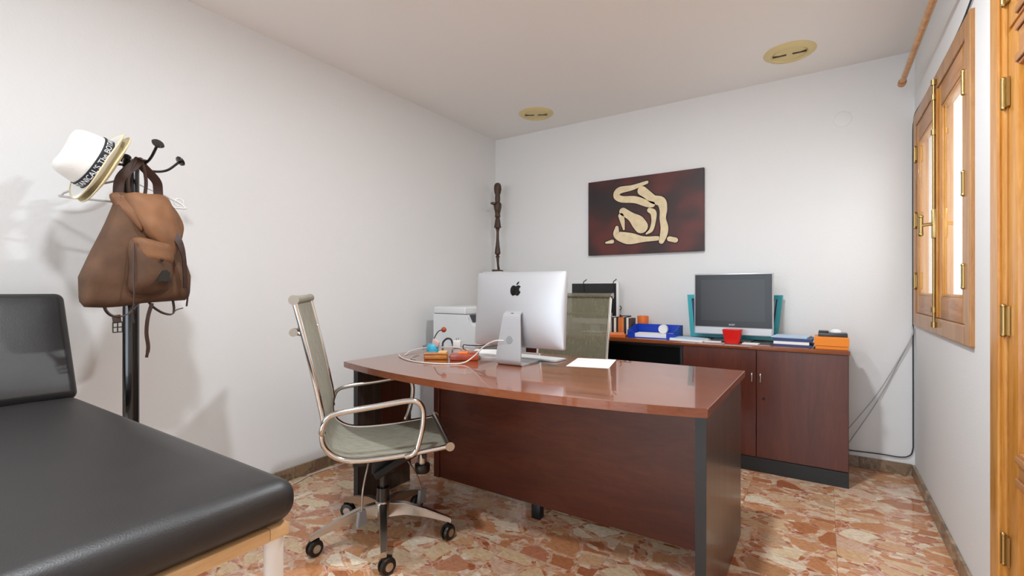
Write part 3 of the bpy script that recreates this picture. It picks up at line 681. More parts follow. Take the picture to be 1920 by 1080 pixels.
b = nb(); ribbon(b, [(.074, .128, .10), (.074, .138, .04), (.066, .138, -.02)], .006, .003, (0, 1, 0)); obj('dangling_cord', b, 'strap', t)
b = nb(); tube(b, [(.085, -.06, .22), (.085, -.062, .12), (.08, -.058, .02), (.066, -.055, -.04), (.06, -.048, -.075)], .0028, 6, 5); obj('drawstring', b, 'strap', t)
for ya, yb2, tilt in ((-.055, -.012, 1), (.085, .012, -1)):
    b = nb(); ribbon(b, [(-.028, ya, .385), (-.025, ya+.002*tilt, .45), (-.012, (ya*.75+yb2*.25), .485), (.0, yb2, .528), (.01, yb2*.3, .546), (.018, 0, .548)], .032, .004, (.35, 1, 0)); obj('shoulder_strap', b, 'strap', t)
b = nb(); tube(b, [(-.02, -.02, .40), (-.012, -.028, .47), (.0, -.012, .535), (.01, .0, .551), (.005, .012, .535), (-.008, .03, .47), (-.02, .03, .40)], .006, 8, 5); obj('grab_loop', b, 'strap', t)
b = nb(); ribbon(b, [(.0, -.115, .005), (.005, -.108, -.03), (.02, -.09, -.05), (.02, -.05, -.045), (.01, -.01, -.01)], .014, .004, (1, 0, .3)); obj('lower_strap', b, 'strap', t)
b = nb(); ribbon(b, [(.02, -.085, -.045), (.024, -.083, -.075)], .026, .005, (0, 1, 0), 2); obj('strap_tab', b, 'strap', t)
b = nb()
for yy in (-.098, -.083, -.068): cyl(b, (.026, yy, -.072), (.026, yy, -.108), .0022, 6)
for zz in (-.072, -.09, -.108): cyl(b, (.026, -.098, zz), (.026, -.068, zz), .0022, 6)
obj('buckle', b, 'darkmetal', t)
b = nb(); ribbon(b, [(.0, .035, .0), (.01, .045, -.02), (.02, .075, -.045), (.02, .11, -.052), (.015, .12, -.03), (.01, .118, .01)], .011, .004, (1, 0, .4)); obj('lower_strap', b, 'strap', t)
b = nb(); tube(b, [(.02, .11, -.052), (.022, .125, -.035), (.024, .15, -.028)], .0022, 6, 3); obj('strap_end', b, 'strap', t)
b = nb(); ribbon(b, [(.012, .04, -.005), (.018, .022, -.06), (.02, .016, -.12), (.02, .022, -.175), (.02, .016, -.215)], lambda s: .013 if s < .9 else .010, .003, (0, 1, 0)); obj('hanging_strap', b, 'strap', t)
# ------------------------------------------------------------------ office chair
PROF = [(.262, .462), (.18, .452), (.05, .440), (-.08, .436), (-.155, .446), (-.205, .474), (-.232, .515), (-.236, .565), (-.232, .605), (-.242, .665), (-.270, .80), (-.302, .94), (-.335, 1.075)]
def make_chair(label, loc, rz, fabric):
    t = thing('office_chair', label, 'chair', loc, rz, 'mesh office chairs at the desk')
    HW = .235; S = spline([(x, 0, z) for x, z in PROF], 5)
    n = len(S); b = nb(); rows = []
    for i, p in enumerate(S):
        d = (S[min(i+1, n-1)]-S[max(i-1, 0)]).normalized(); nn = Vector((-d.z, 0, d.x))
        rr = []
        for k in range(9):
            y = HW*(k/4-1); sagz = -.012*(1-(k/4-1)**2)*math.sin(math.pi*i/(n-1))
            rr.append(p+Vector((0, y, 0))+nn*-sagz*-1)
        rows.append((rr, nn))
    A = [[b.verts.new(p+nn*.0015) for p in rr] for rr, nn in rows]; B = [[b.verts.new(p-nn*.0015) for p in rr] for rr, nn in rows]
    for G in (A, B):
        for r0, r1 in zip(G, G[1:]):
            for k in range(8): b.faces.new((r0[k], r0[k+1], r1[k+1], r1[k]))
    for i in range(n-1):
        for k in (0, 8): b.faces.new((A[i][k], A[i+1][k], B[i+1][k], B[i][k]))
    for i in (0, n-1):
        for k in range(8): b.faces.new((A[i][k], A[i][k+1], B[i][k+1], B[i][k]))
    obj('mesh_sling', b, fabric, t, ang=70)
    for s in (-1, 1):
        b = nb(); tube(b, [p+Vector((0, s*(HW+.008), 0)) for p in S], .0105, 10); rl = obj('side_rail', b, 'chrome', t)
        # armrest loop
        y = s*(HW+.030); b = nb()
        tube(b, [(-.232, s*(HW+.012), .555), (-.235, y, .575), (-.215, y, .622), (-.165, y, .640), (-.03, y, .655), (.085, y, .668), (.130, y, .660), (.152, y, .625), (.150, y, .56), (.130, y, .48), (.112, y, .452), (.085, s*(HW+.014), .438)], .0115, 10, 6); obj('armrest', b, 'chrome', t)
    for (x, z), nm in (((.264, .464), 'front_bar'), ((-.336, 1.08), 'top_bar')):
        b = nb(); cyl(b, (x, -HW-.012, z), (x, HW+.012, z), .0165, 16); br = obj(nm, b, fabric if nm == 'top_bar' else 'satin', t)
        for s in (-1, 1): b = nb(); cyl(b, (x, s*(HW+.0125), z), (x, s*(HW+.024), z), .019, 18); obj('end_cap', b, 'satin', br)
    b = nb(); cyl(b, (-.338, -HW+.01, .955), (-.338, HW-.01, .955), .010, 12)
    for s in (-1, 1): cyl(b, (-.338, s*(HW-.005), .955), (-.300, s*(HW+.004), .945), .009, 10); cyl(b, (-.338, s*(HW-.02), .955), (-.338, s*(HW+.012), .955), .016, 14)
    obj('back_brace', b, 'satin', t)
    for xx in (-.09, .16):
        b = nb(); cyl(b, (xx, -HW, .425), (xx, HW, .425), .010, 10); obj('seat_brace', b, 'darkmetal', t)
    b = nb(); box(b, -.10, .15, -.075, .075, .375, .418, .008); box(b, -.13, -.02, -.03, .03, .335, .39, .008); box(b, -.05, .05, -.05, .05, .30, .38, .01)
    tube(b, [(-.03, -.06, .30), (.06, -.11, .37), (.13, -.14, .415)], .018, 8, 3); tube(b, [(-.03, .06, .30), (.06, .11, .37), (.13, .14, .415)], .018, 8, 3)
    obj('tilt_mechanism', b, 'black', t)
    b = nb(); cyl(b, (.17, -.06, .405), (.17, -.06, .335), .020, 16); kn = obj('tension_knob', b, 'satin', t)
    b = nb(); lathe(b, [(0, -.0), (.030, 0), (.034, .01), (.034, .035), (.03, .04), (0, .04)], 18, Matrix.Translation((.17, -.06, .296))); obj('knob_grip', b, 'darkmetal', kn)
    for (p0, p1, p2) in (((-.06, -.10, .385), (-.085, -.14, .28), (-.09, -.15, .19)), ((.09, .02, .36), (.15, .02, .26), (.175, .02, .18))):
        b = nb(); tube(b, [p0, p1, p2], .0045, 8, 4); lv = obj('lever', b, 'satin', t)
        b = nb(); v = Vector(p2); prism(b, [(-.018, .0), (.018, .0), (.028, -.055), (.024, -.064), (-.024, -.064), (-.028, -.055)], -.007, .007, axis_matrix(v+Vector((0, 0, .006)), (.72, -.69, 0), (.69, .72, 0)), .002); obj('lever_paddle', b, 'greyplastic', lv)
    b = nb(); cyl(b, (0, 0, .20), (0, 0, .31), .014, 16); cyl(b, (0, 0, .165), (0, 0, .225), .030, 20, .027); obj('gas_column', b, 'blackgloss', t)
    b = nb(); lathe(b, [(0, .08), (.026, .08), (.032, .09), (.036, .11), (.036, .158), (.03, .166), (0, .166)], 24); obj('hub', b, 'satin', t)
    for k in range(5):
        a = math.radians(247+72*k)-rz; d = Vector((math.cos(a), math.sin(a), 0)); pdir = Vector((-d.y, d.x, 0)); b = nb(); rings = []
        for r, zt, zb, w in ((.028, .160, .098, .021), (.10, .158, .108, .019), (.20, .132, .098, .016), (.28, .103, .080, .013), (.312, .092, .070, .0125)):
            rings.append([b.verts.new(d*r+pdir*w*sx+Vector((0, 0, z))) for sx, z in ((-1, zb), (1, zb), (.8, zt), (-.8, zt))])
        for r0, r1 in zip(rings, rings[1:]):
            for q in range(4): b.faces.new((r0[q], r0[(q+1) % 4], r1[(q+1) % 4], r1[q]))
        b.faces.new(rings[0][::-1]); b.faces.new(rings[-1])
        bmesh.ops.bevel(b, geom=[e for e in b.edges], offset=.003, segments=2, affect='EDGES')
        lg = obj('base_leg', b, 'satin', t)
        b = nb(); c = d*.305; cyl(b, c+Vector((0, 0, .045)), c+Vector((0, 0, .080)), .007, 10)
        ca = a+(1.9, .5, 2.6, 1.2, 2.2)[k]; wd = Vector((math.cos(ca), math.sin(ca), 0)); off = Vector((-wd.y, wd.x, 0))*.014
        cc = c+off+Vector((0, 0, .0345))
        for s in (-1, 1): lathe(b, [(0, .019), (.022, .0195), (.031, .017), (.0345, .010), (.0345, .004), (0, .004)], 20, axis_matrix(cc, wd*s))
        cyl(b, cc-wd*.006, cc+wd*.006, .012, 12); tube(b, [cc+Vector((0, 0, .036))-off*.6, cc+Vector((0, 0, .038)), cc+off*1.4+Vector((0, 0, .028))], .006, 8)
        obj('caster', b, 'darkmetal', lg)
        for s in (-1, 1):
            b = nb(); lathe(b, [(0, .0196), (.017, .0196), (.017, .0204), (0, .0204)], 18, axis_matrix(cc, wd*s)); obj('caster_cap', b, 'satin', lg)
    return t
make_chair('chrome framed grey mesh office chair with armrests in front of the desk', (-1.67, 1.47, 0), math.radians(50), 'mesh')
make_chair('see-through olive mesh office chair on the far side of the desk', (-1.375, 2.58, 0), math.radians(-90+5), 'mesh2')
# ------------------------------------------------------------------ desk computer
MX, MY = -1.292, 2.02
DT = .7472
t = thing('desktop_computer', 'silver all-in-one computer on a curved stand seen from behind on the desk', 'computer', (MX, MY, DT))
mw, mh, mz0 = .266, .190, .083
def rrect(hw, hh, r, n=6):
    P = []
    for cx, cy, a0 in ((hw-r, hh-r, 0), (-hw+r, hh-r, 90), (-hw+r, -hh+r, 180), (hw-r, -hh+r, 270)):
        for k in range(n+1): a = math.radians(a0+90*k/n); P.append((cx+r*math.cos(a), cy+r*math.sin(a)))
    return P
tilt = Matrix.Translation((0, 0, mz0+mh)) @ Matrix.Rotation(math.radians(-4), 4, 'X')
b = nb(); rings = []
O = []
for p, q in zip(rrect(mw, mh, .014), rrect(mw, mh, .014)[1:]+rrect(mw, mh, .014)[:1]):
    m_ = 8 if math.hypot(p[0]-q[0], p[1]-q[1]) > .1 else 1
    O += [(p[0]+(q[0]-p[0])*k/m_, p[1]+(q[1]-p[1])*k/m_) for k in range(m_)]
rings.append([b.verts.new((x, .012, z)) for x, z in O]); rings.append([b.verts.new((x, -.002, z)) for x, z in O])
def bulge(x, z): return .004+.036*max(0, (1-(x/mw)**2)*(1-(z/mh)**2))**.55
for s in (.995, .985, .965, .93, .88, .8, .7, .58, .45, .3, .15):
    rings.append([b.verts.new((x*s, -bulge(x*s, z*s), z*s)) for x, z in O])
for r0, r1 in zip(rings, rings[1:]):
    for k in range(len(O)): b.faces.new((r0[k], r0[(k+1) % len(O)], r1[(k+1) % len(O)], r1[k]))
b.faces.new(rings[0][::-1]); b.faces.new(rings[-1]); bmesh.ops.transform(b, matrix=tilt, verts=b.verts[:])
hs = obj('rear_housing', b, 'alu', t, ang=50)
b = nb(); box(b, -mw+.004, mw-.004, .0125, .0145, -mh+.075, mh-.004); bmesh.ops.transform(b, matrix=tilt, verts=b.verts[:]); obj('screen', b, 'bezel', t, smooth=False)
# fruit logo, flat print on the housing
AP = [(0, .30), (.14, .37), (.29, .38), (.42, .33), (.50, .24), (.40, .15), (.37, .02), (.41, -.12), (.53, -.21), (.47, -.36), (.36, -.50), (.24, -.56), (.12, -.53), (0, -.50), (-.12, -.53), (-.25, -.56), (-.38, -.49), (-.50, -.32), (-.56, -.10), (-.55, .10), (-.48, .26), (-.36, .36), (-.22, .38), (-.10, .34)]
LEAF = [(.02, .42), (.05, .56), (.14, .67), (.27, .73), (.26, .60), (.18, .48)]
b = nb(); sz = .056
for P in (AP, LEAF):
    Q = spline([(-x*sz, y*sz, 0) for x, y in P], 3, True); f = []
    for q in Q:
        f.append(b.verts.new((-q.x, -bulge(q.x, q.y+.098)-.0012, q.y+.098)))
    b.faces.new(f)
    r = bmesh.ops.extrude_face_region(b, geom=[b.faces[-1] if False else f[0].link_faces[0]])
    bmesh.ops.translate(b, verts=[v for v in r['geom'] if isinstance(v, bmesh.types.BMVert)], vec=(0, .004, 0))
bmesh.ops.transform(b, matrix=tilt, verts=b.verts[:]); obj('logo', b, 'logo', hs, smooth=False)
# stand: bent plate
path = spline([(0, -.035, .262), (0, -.058, .250), (0, -.068, .215), (0, -.082, .120), (0, -.092, .045), (0, -.092, .018), (0, -.080, .0045), (0, -.05, .0042), (0, .04, .0042), (0, .10, .0042)], 5)
b = nb(); n = len(path); rr = []
for i, p in enumerate(path):
    d = (path[min(i+1, n-1)]-path[max(i-1, 0)]).normalized(); nn = Vector((0, -d.z, d.y)); w = .048+.024*min(1, max(0, (.262-p.z)/.20))
    if i > n-4: w -= .004*(i-(n-4))
    rr.append([b.verts.new(p+Vector((sx*w, 0, 0))+nn*q*.0035) for sx, q in ((-1, -1), (1, -1), (1, 1), (-1, 1))])
for r0, r1 in zip(rr, rr[1:]):
    for k in range(4): b.faces.new((r0[k], r0[(k+1) % 4], r1[(k+1) % 4], r1[k]))
b.faces.new(rr[0][::-1]); b.faces.new(rr[-1])
st = obj('stand', b, 'alu', t, ang=40)
b = nb(); lathe(b, [(0, .0045), (.019, .0045), (.020, .0035), (.020, -.004), (0, -.004)], 24, axis_matrix((0, -.0815, .125), (0, -1, .14))); obj('cable_hole', b, 'greyplastic', st)
b = nb(); cyl(b, (0, -.055, .235), (0, -.01, .245), .022, 16); obj('hinge', b, 'darkmetal', st)
# ------------------------------------------------------------------ things on the desk
t = thing('keyboard', 'slim white keyboard in front of the silver computer', 'keyboard', (-1.29, 2.205, DT), math.radians(-3))
obj('key_tray', bx(-.15, .15, -.058, .058, 0, .008, bev=.003), 'alu', t)
b = nb()
for r in range(5):
    for c in range(14): box(b, -.143+c*.0206, -.126+c*.0206, -.050+r*.0206, -.033+r*.0206, .0082, .0105)
tag(obj('keys', b, 'white', t, smooth=False), kind='stuff')
def flat(name, label, cat, c, sx, sy, rz, mat, h=.0006, z=DT, group=None):
    o = obj(name, bx(-sx/2, sx/2, -sy/2, sy/2, 0, h), mat, smooth=False); o.location = (c[0], c[1], z); o.rotation_euler = (0, 0, rz); return tag(o, label, cat, group)
flat('paper_sheet', 'single white paper sheet lying on the desk near the far chair', 'paper', (-.985, 2.235), .205, .29, math.radians(14), 'paper', .0008)
flat('paper_stack', 'stack of white papers on the desk behind the computer stand', 'paper', (-1.605, 2.19), .21, .29, math.radians(25), 'paper', .012)
b = nb(); cyl(b, (-1.618, 2.065, DT+.0045), (-1.545, 2.092, DT+.0045), .0045, 10); tag(obj('pen', b, 'purple'), 'purple pen lying beside the paper stack on the desk', 'pen')
flat('sticky_note', 'teal note pad under the computer on the desk', 'note pad', (-1.262, 2.135), .06, .05, math.radians(10), 'teal', .004)
t = thing('amber_wooden_tray', 'amber wooden desk tray with compartments in front of the printer', 'desk tray', (-1.745, 1.905, DT), math.radians(35))
obj('block', bx(-.062, .062, -.04, .04, 0, .026, bev=.006, seg=3), 'amber', t)
obj('rim', bx(-.064, .064, -.042, .042, .0262, .033, bev=.003), 'amber', t)
obj('lid', bx(.012, .058, -.036, .036, .0332, .041, bev=.003), 'beigewood', t)
t = thing('red_wooden_tray', 'red stained wooden desk box with orange lid inside the cable loop', 'desk tray', (-1.598, 1.965, DT), math.radians(33))
obj('box_body', bx(-.075, .075, -.045, .045, 0, .034, bev=.005, seg=3), 'redwood', t)
obj('lid', bx(-.030, .020, -.040, .040, .0342, .042, bev=.003), 'orange2', t)
obj('cover', bx(.028, .073, -.042, .042, .0342, .042, bev=.003), 'redwood', t)
t = thing('stamp_holder', 'sky blue rubber holder with a brown ball on a bent wire', 'desk toy', (-1.93, 2.075, DT))
obj('holder', lathe(nb(), [(0, 0), (.032, 0), (.036, .012), (.034, .04), (.026, .052), (0, .05)], 20), 'skyblue', t)
b = nb(); box(b, -.022, .028, -.008, .008, .046, .082, .004, mat4=Matrix.Rotation(.35, 4, 'Y')); obj('eraser', b, 'pink', t)
b = nb(); tube(b, [(0, 0, .05), (.010, .006, .09), (.028, .018, .125), (.048, .032, .135)], .003, 8, 5); obj('wire', b, 'darkmetal', t)
b = nb(); ball(b, (.055, .036, .136), .016); obj('wooden_ball', b, 'redwood', t)
t = thing('power_adapter', 'small white cube power adapter on the desk before the printer', 'adapter', (-1.955, 2.33, DT), .4)
obj('adapter_body', bx(-.024, .024, -.024, .024, 0, .05, bev=.006, seg=3), 'white', t)
b = nb(); cyl(b, (-.007, 0, .05), (-.007, 0, .064), .003, 8); cyl(b, (.007, 0, .05), (.007, 0, .064), .003, 8); obj('prongs', b, 'chrome', t)
b = nb(); tube(b, [(-2.035, 2.28, DT+.004), (-2.04, 2.29, DT+.035), (-2.02, 2.305, DT+.058), (-1.995, 2.315, DT+.052), (-1.985, 2.32, DT+.02), (-1.98, 2.32, DT+.008)], .006, 8, 5); tag(obj('black_plug_lead', b, 'cord_b'), 'short arched black plug lead in front of the printer', 'cable')
zc = DT+.0035
b = nb(); tube(b, [(-2.00, 1.875, zc+.004), (-1.94, 1.83, zc), (-1.852, 1.783, zc), (-1.76, 1.756, zc), (-1.669, 1.752, zc), (-1.575, 1.78, zc), (-1.51, 1.84, zc+.002), (-1.475, 1.88, zc+.03), (-1.42, 1.90, zc+.085), (-1.36, 1.905, zc+.115), (-1.318, 1.922, zc+.118)], .0034, 8, 6)
tag(obj('white_cable', b, 'cord_w'), 'long white cable curving over the desk into the computer stand', 'cable')
b = nb(); tube(b, [(-1.98, 1.90, zc), (-2.03, 1.99, zc+.006), (-2.045, 2.08, zc+.012), (-1.98, 2.14, zc+.018), (-1.90, 2.20, zc+.02), (-1.86, 2.24, zc+.012), (-1.82, 2.28, zc)], .003, 8, 6)
tag(obj('white_cable', b, 'cord_w'), 'thin white cable lying across the far left of the desk', 'cable')
b = nb(); tube(b, [(-1.87, 2.31, zc), (-1.80, 2.20, zc+.016), (-1.74, 2.13, zc+.05), (-1.65, 2.06, zc+.06), (-1.53, 2.03, zc+.07), (-1.44, 2.0, zc+.10), (-1.38, 1.985, zc+.115)], .003, 8, 6)
tag(obj('black_cable', b, 'cord_b'), 'black cable rising from the desk to the back of the computer', 'cable')
b = nb(); tube(b, [(-1.93, 1.96, zc), (-1.91, 1.90, zc+.003), (-1.86, 1.83, zc+.001), (-1.80, 1.81, zc)], .0025, 8, 6)
tag(obj('grey_cable', b, 'cord_g'), 'short grey cable beside the amber wooden tray', 'cable')
# ------------------------------------------------------------------ printer and its cabinet
t = thing('printer_cabinet', 'grey metal drawer cabinet standing under the white printer', 'cabinet', (-2.33, 2.88, 0))
obj('body', bx(-.255, .25, -.215, .215, 0, .69, bev=.003), 'greymetal', t)
for i, (a, c) in enumerate(((.03, .24), (.25, .46), (.47, .68))):
    dw = obj('drawer', bx(.2505, .262, -.208, .208, a, c, bev=.003), 'greymetal', t); b = nb(); tube(b, [(.262, -.05, (a+c)/2), (.28, -.045, (a+c)/2), (.28, .045, (a+c)/2), (.262, .05, (a+c)/2)], .005, 8); obj('handle', b, 'chrome', dw)
t = thing('printer', 'white multifunction laser printer with dark control panel behind the silver computer', 'printer', (-2.30, 2.88, .6905))
b = nb(); poly = [(-.19, .0), (.205, .0), (.215, .02), (.215, .165), (.17, .185), (.135, .245), (-.19, .245)]
prism(b, [(x, z) for x, z in poly], -.20, .20, Matrix.Rotation(math.pi/2, 4, 'X'), .006); obj('body', b, 'printerw', t)
b = nb(); box(b, -.188, .125, -.198, .198, .2485, .300, .010, 3); lid = obj('scanner_lid', b, 'printerw', t)
obj('lid_shadow_gap', bx(-.184, .12, -.193, .193, .2455, .248), 'greyplastic', t, smooth=False)
pm = axis_matrix((.154, 0, .217), (.86, 0, .5), (0, 1, 0))
b = nb(); box(b, -.17, .15, -.030, .030, .002, .008, .002, mat4=pm); cp = obj('control_panel', b, 'darkpanel', t)
b = nb(); box(b, -.04, .05, -.02, .02, .0082, .0095, mat4=pm); obj('display', b, 'screen', cp, smooth=False)
obj('paper_drawer', bx(.2155, .222, -.185, .185, .012, .085, bev=.003), 'white', t)
obj('output_slot', bx(.2155, .219, -.15, .15, .100, .145), 'darkpanel', t, smooth=False)
# ------------------------------------------------------------------ statue on a plinth in the corner
t = thing('corner_plinth', 'slim white plinth carrying the statue in the far corner', 'plinth', (-2.478, 3.53, 0))
obj('column', bx(-.085, .085, -.085, .085, .03, 1.262, bev=.002), 'whitepaint', t); obj('foot', bx(-.105, .105, -.105, .105, 0, .03, bev=.002), 'whitepaint', t); obj('cap', bx(-.10, .10, -.10, .10, 1.262, 1.282, bev=.002), 'whitepaint', t)
t = thing('carved_statue', 'tall slender dark carved wooden figure in the corner between the walls', 'statue', (-2.478, 3.52, 1.2825), math.radians(15))
b = nb(); lathe(b, [(0, .128), (.016, .128), (.020, .135), (.013, .150), (.027, .165), (.024, .20), (.018, .24), (.016, .27)], 14); obj('lower_leg', b, 'statue', t)
for yy in (-.04, .045):
    b = nb(); box(b, -.03, .03, yy-.03, yy+.03, 0, .018, .006); ft = obj('foot', b, 'statue', t)
b = nb(); tube(b, [(0, .03, .018), (0, .012, .06), (0, .0, .13)], [.012, .011, .013], 10, 3); obj('ankle', b, 'statue', t)
b = nb(); lathe(b, [(.016, .26), (.013, .30), (.012, .36), (.016, .385), (.021, .39), (.014, .40)], 14); obj('thigh', b, 'statue', t)
b = nb(); lathe(b, [(.0, .395), (.034, .40), (.030, .42), (.022, .47), (.018, .49), (.026, .50), (.022, .53), (.028, .545), (0, .546)], 16); obj('skirt', b, 'statue', t)
b = nb(); lathe(b, [(.02, .54), (.030, .56), (.036, .59), (.036, .615), (.026, .63), (0, .632)], 16); obj('torso', b, 'statue', t)
b = nb(); box(b, -.05, -.005, -.055, .03, .608, .626, .006); tube(b, [(.0, .03, .62), (.01, .042, .58), (0, .036, .54)], .008, 8, 4); obj('arms', b, 'statue', t)
b = nb(); lathe(b, [(.0, .628), (.020, .63), (.024, .66), (.022, .70), (.030, .72), (.034, .75), (.033, .78), (.024, .80), (.010, .808), (0, .809)], 16); ball(b, (.028, 0, .745), .009, seg=8); obj('head', b, 'statue', t)
# ------------------------------------------------------------------ things on the cabinet worktop
WZ = .7764
def monitor(name, label, cx, cy, rz, w, h, zb, style):
    t = thing(name, label, 'monitor', (cx, cy, WZ), rz)
    if style == 'tv':
        obj('housing', bx(-w/2, w/2, -.012, .035, zb, zb+h, bev=.006), 'silver', t)
        obj('bezel', bx(-w/2+.008, w/2-.006, -.016, -.0122, zb+.055, zb+h-.008, bev=.001, seg=1), 'bezel', t)
        s = obj('screen', bx(-w/2+.045, w/2-.045, -.0175, -.0162, zb+.095, zb+h-.042), 'screen', t, smooth=False)
        obj('speaker_bar', bx(-w/2+.008, w/2-.008, -.016, -.0122, zb+.006, zb+.050, bev=.001, seg=1), 'silver', t)
        tm = text_mesh('acer', .022, .0003); bmesh.ops.transform(tm, matrix=Matrix.Translation((0, -.0166, zb+.072)) @ Matrix.Rotation(math.pi/2, 4, 'X'), verts=tm.verts[:]); obj('brand_lettering', tm, 'silver', t, smooth=False)
    else:
        obj('housing', bx(-w/2, w/2, -.010, .030, zb, zb+h, bev=.008), 'white', t)
        obj('screen', bx(-w/2+.010, w/2-.016, -.0125, -.0102, zb+.045, zb+h-.010), 'bezel', t, smooth=False)
    b = nb(); box(b, -.04, .04, .012, .03, .01, zb+.06, .004); obj('neck', b, 'silver', t)
    bw = .12 if style == 'tv' else .085
    obj('base', bx(-bw, bw, -.07, .09, 0, .012, bev=.005), 'darkpanel' if style == 'tv' else 'white', t)
    return t
monitor('flat_monitor', 'grey silver framed flat monitor with dark screen on the cabinet worktop', -.510, 3.44, math.radians(-1), .482, .412, .040, 'tv')
m2 = monitor('white_monitor', 'white framed monitor with black screen behind the far office chair', -1.545, 3.55, math.radians(3), .40, .335, .068, 'w')
for yy, lab in ((-.085, 'middle'), (.165, 'outer corner')):
    b = nb(); tube(b, [(yy+.004, -.014, .33), (yy, -.018, .36), (yy-.004, -.016, .395), (yy+.0, -.005, .412), (yy+.008, .006, .418), (yy+.014, .004, .428)], .0035, 8, 5)
    o = obj('hook_clip', b, 'darkmetal', None); o.location = m2.location; o.rotation_euler = m2.rotation_euler
    tag(o, f'thin dark hook clipped over the {lab} of the white monitor top', 'clip')
# turquoise tray leaning on the wall behind the monitor
t = thing('turquoise_tray', 'turquoise tapered tray frame leaning on the wall behind the flat monitor', 'tray', (-.537, 3.635, WZ), 0)
def trap_frame(bm, wt, wb, h, rim, y0_, y1_):
    o = [(-wb/2, 0), (wb/2, 0), (wt/2, h), (-wt/2, h)]; i = [(-wb/2+rim, rim), (wb/2-rim, rim), (wt/2-rim*1.1, h-rim), (-wt/2+rim*1.1, h-rim)]
    F = {}
    for nm, P in (('o', o), ('i', i)):
        for yy in (y0_, y1_): F[nm, yy] = [bm.verts.new((x, yy, z)) for x, z in P]
    for k in range(4):
        l = (k+1) % 4
        bm.faces.new((F['o', y0_][k], F['o', y0_][l], F['i', y0_][l], F['i', y0_][k])); bm.faces.new((F['o', y1_][k], F['i', y1_][k], F['i', y1_][l], F['o', y1_][l]))
        bm.faces.new((F['o', y0_][k], F['o', y1_][k], F['o', y1_][l], F['o', y0_][l])); bm.faces.new((F['i', y0_][k], F['i', y0_][l], F['i', y1_][l], F['i', y1_][k]))
    return bm
lean = Matrix.Rotation(math.radians(-6), 4, 'X')
b = trap_frame(nb(), .615, .555, .305, .028, -.03, .0); bmesh.ops.transform(b, matrix=lean, verts=b.verts[:]); obj('rim', b, 'teal', t, smooth=False)
b = trap_frame(nb(), .560, .500, .278, .012, -.012, -.002); bmesh.ops.transform(b, matrix=Matrix.Translation((0, 0, .013)) @ lean, verts=b.verts[:]); obj('inner_lining', b, 'navy', t, smooth=False)
b = nb(); prism(b, [(-.235, .03), (.235, .03), (.262, .275), (-.262, .275)], -.004, .004, lean @ Matrix.Translation((0, -.001, 0)) @ Matrix.Rotation(math.pi/2, 4, 'X')); obj('back_sheet', b, 'ltblue', t, smooth=False)
# red pot
b = nb(); rr = []
for s, z in ((.040, 0), (.041, .004), (.055, .080), (.057, .086), (.050, .086), (.037, .008)): rr.append([b.verts.new((x, y, z)) for x, y in rrect(s, s*.9, s*.25, 4)])
for r0, r1 in zip(rr, rr[1:]):
    for k in range(len(r0)): b.faces.new((r0[k], r0[(k+1) % len(r0)], r1[(k+1) % len(r0)], r1[k]))
b.faces.new(rr[0][::-1]); b.faces.new(rr[-1]); o = obj('red_pot', b, 'red', ang=50); o.location = (-.492, 3.325, WZ); tag(o, 'bright red tapered square pot in front of the flat monitor', 'pot')
# small books
BC = [('#e8e4dc', 'white spined small book, first of the row beside the white monitor'), ('#3a2f2c', 'dark spined small book, second of the row by the white monitor'), ('#efe9df', 'white spined small book, third of the row by the white monitor'), ('#2d2a2c', 'black spined small book, fourth of the row by the white monitor'), ('#e07a3c', 'orange spined small book in the middle of the row'), ('#e48a4c', 'light orange spined small book just right of the row middle'), ('#2f2d33', 'black spined small book third from the orange pencil pot'), ('#ece6dc', 'white spined small book second from the orange pencil pot'), ('#453b3a', 'dark grey spined small book next to the orange pencil pot')]
bxp = -1.364
for i, (c, lab) in enumerate(BC):
    w = (.016, .019, .018, .015, .023, .021, .018, .017, .02)[i]; h = .138-.004*(i % 3)
    t = thing('small_book', lab, 'book', (bxp+w/2, 3.465, WZ), 0, 'small books in a row on the worktop')
    mt = plain('book_cover_%d' % i, c, .55); b = nb(); box(b, -w/2+.0005, -w/2+.0025, -.05, .05, 0, h); box(b, w/2-.0025, w/2-.0005, -.05, .05, 0, h); box(b, -w/2+.0025, w/2-.0025, -.05, -.047, 0, h); obj('cover', b, mt, t, smooth=False)
    obj('pages', bx(-w/2+.0026, w/2-.0026, -.0465, .047, .003, h-.003), 'paper', t, smooth=False)
    bxp += w+.0004
b = nb(); cyl(b, (-1.295, 3.45, WZ+.1445), (-1.21, 3.465, WZ+.1445), .004, 8); ball(b, (-1.29, 3.45, WZ+.1475), .0075, seg=8); tag(obj('pen', b, 'darkmetal'), 'dark pen lying on top of the row of small books', 'pen')
o = obj('pencil_pot', lathe(nb(), [(0, 0), (.036, 0), (.038, .004), (.043, .138), (.042, .141), (.038, .141), (.034, .01), (0, .008)], 28), 'orange2'); o.location = (-1.165, 3.60, WZ); tag(o, 'round orange pencil pot behind the blue letter tray', 'pot')
t = thing('memo_clip', 'wire memo holder with a dark ring above the small books', 'memo holder', (-1.375, 3.655, WZ))
obj('clip_base', lathe(nb(), [(0, 0), (.022, 0), (.022, .008), (0, .012)], 16), 'darkmetal', t)
b = nb(); tube(b, [(0, 0, .008), (0, 0, .18)], .0018, 6); tube(b, [(.016*math.cos(k*math.pi/6), 0, .196+.016*math.sin(k*math.pi/6)) for k in range(12)], .004, 6, closed=True); obj('wire_ring', b, 'darkmetal', t)
flat('orange_notebook', 'orange paper notebook lying in front of the row of small books', 'notebook', (-1.285, 3.342), .17, .12, math.radians(5), 'orange2', .014, WZ)
o = flat('orange_envelope', 'pale orange envelope on top of the orange notebook', 'envelope', (-1.28, 3.345), .11, .06, math.radians(24), plain('pale_orange', '#e89a6c', .7), .012, WZ+.0142)
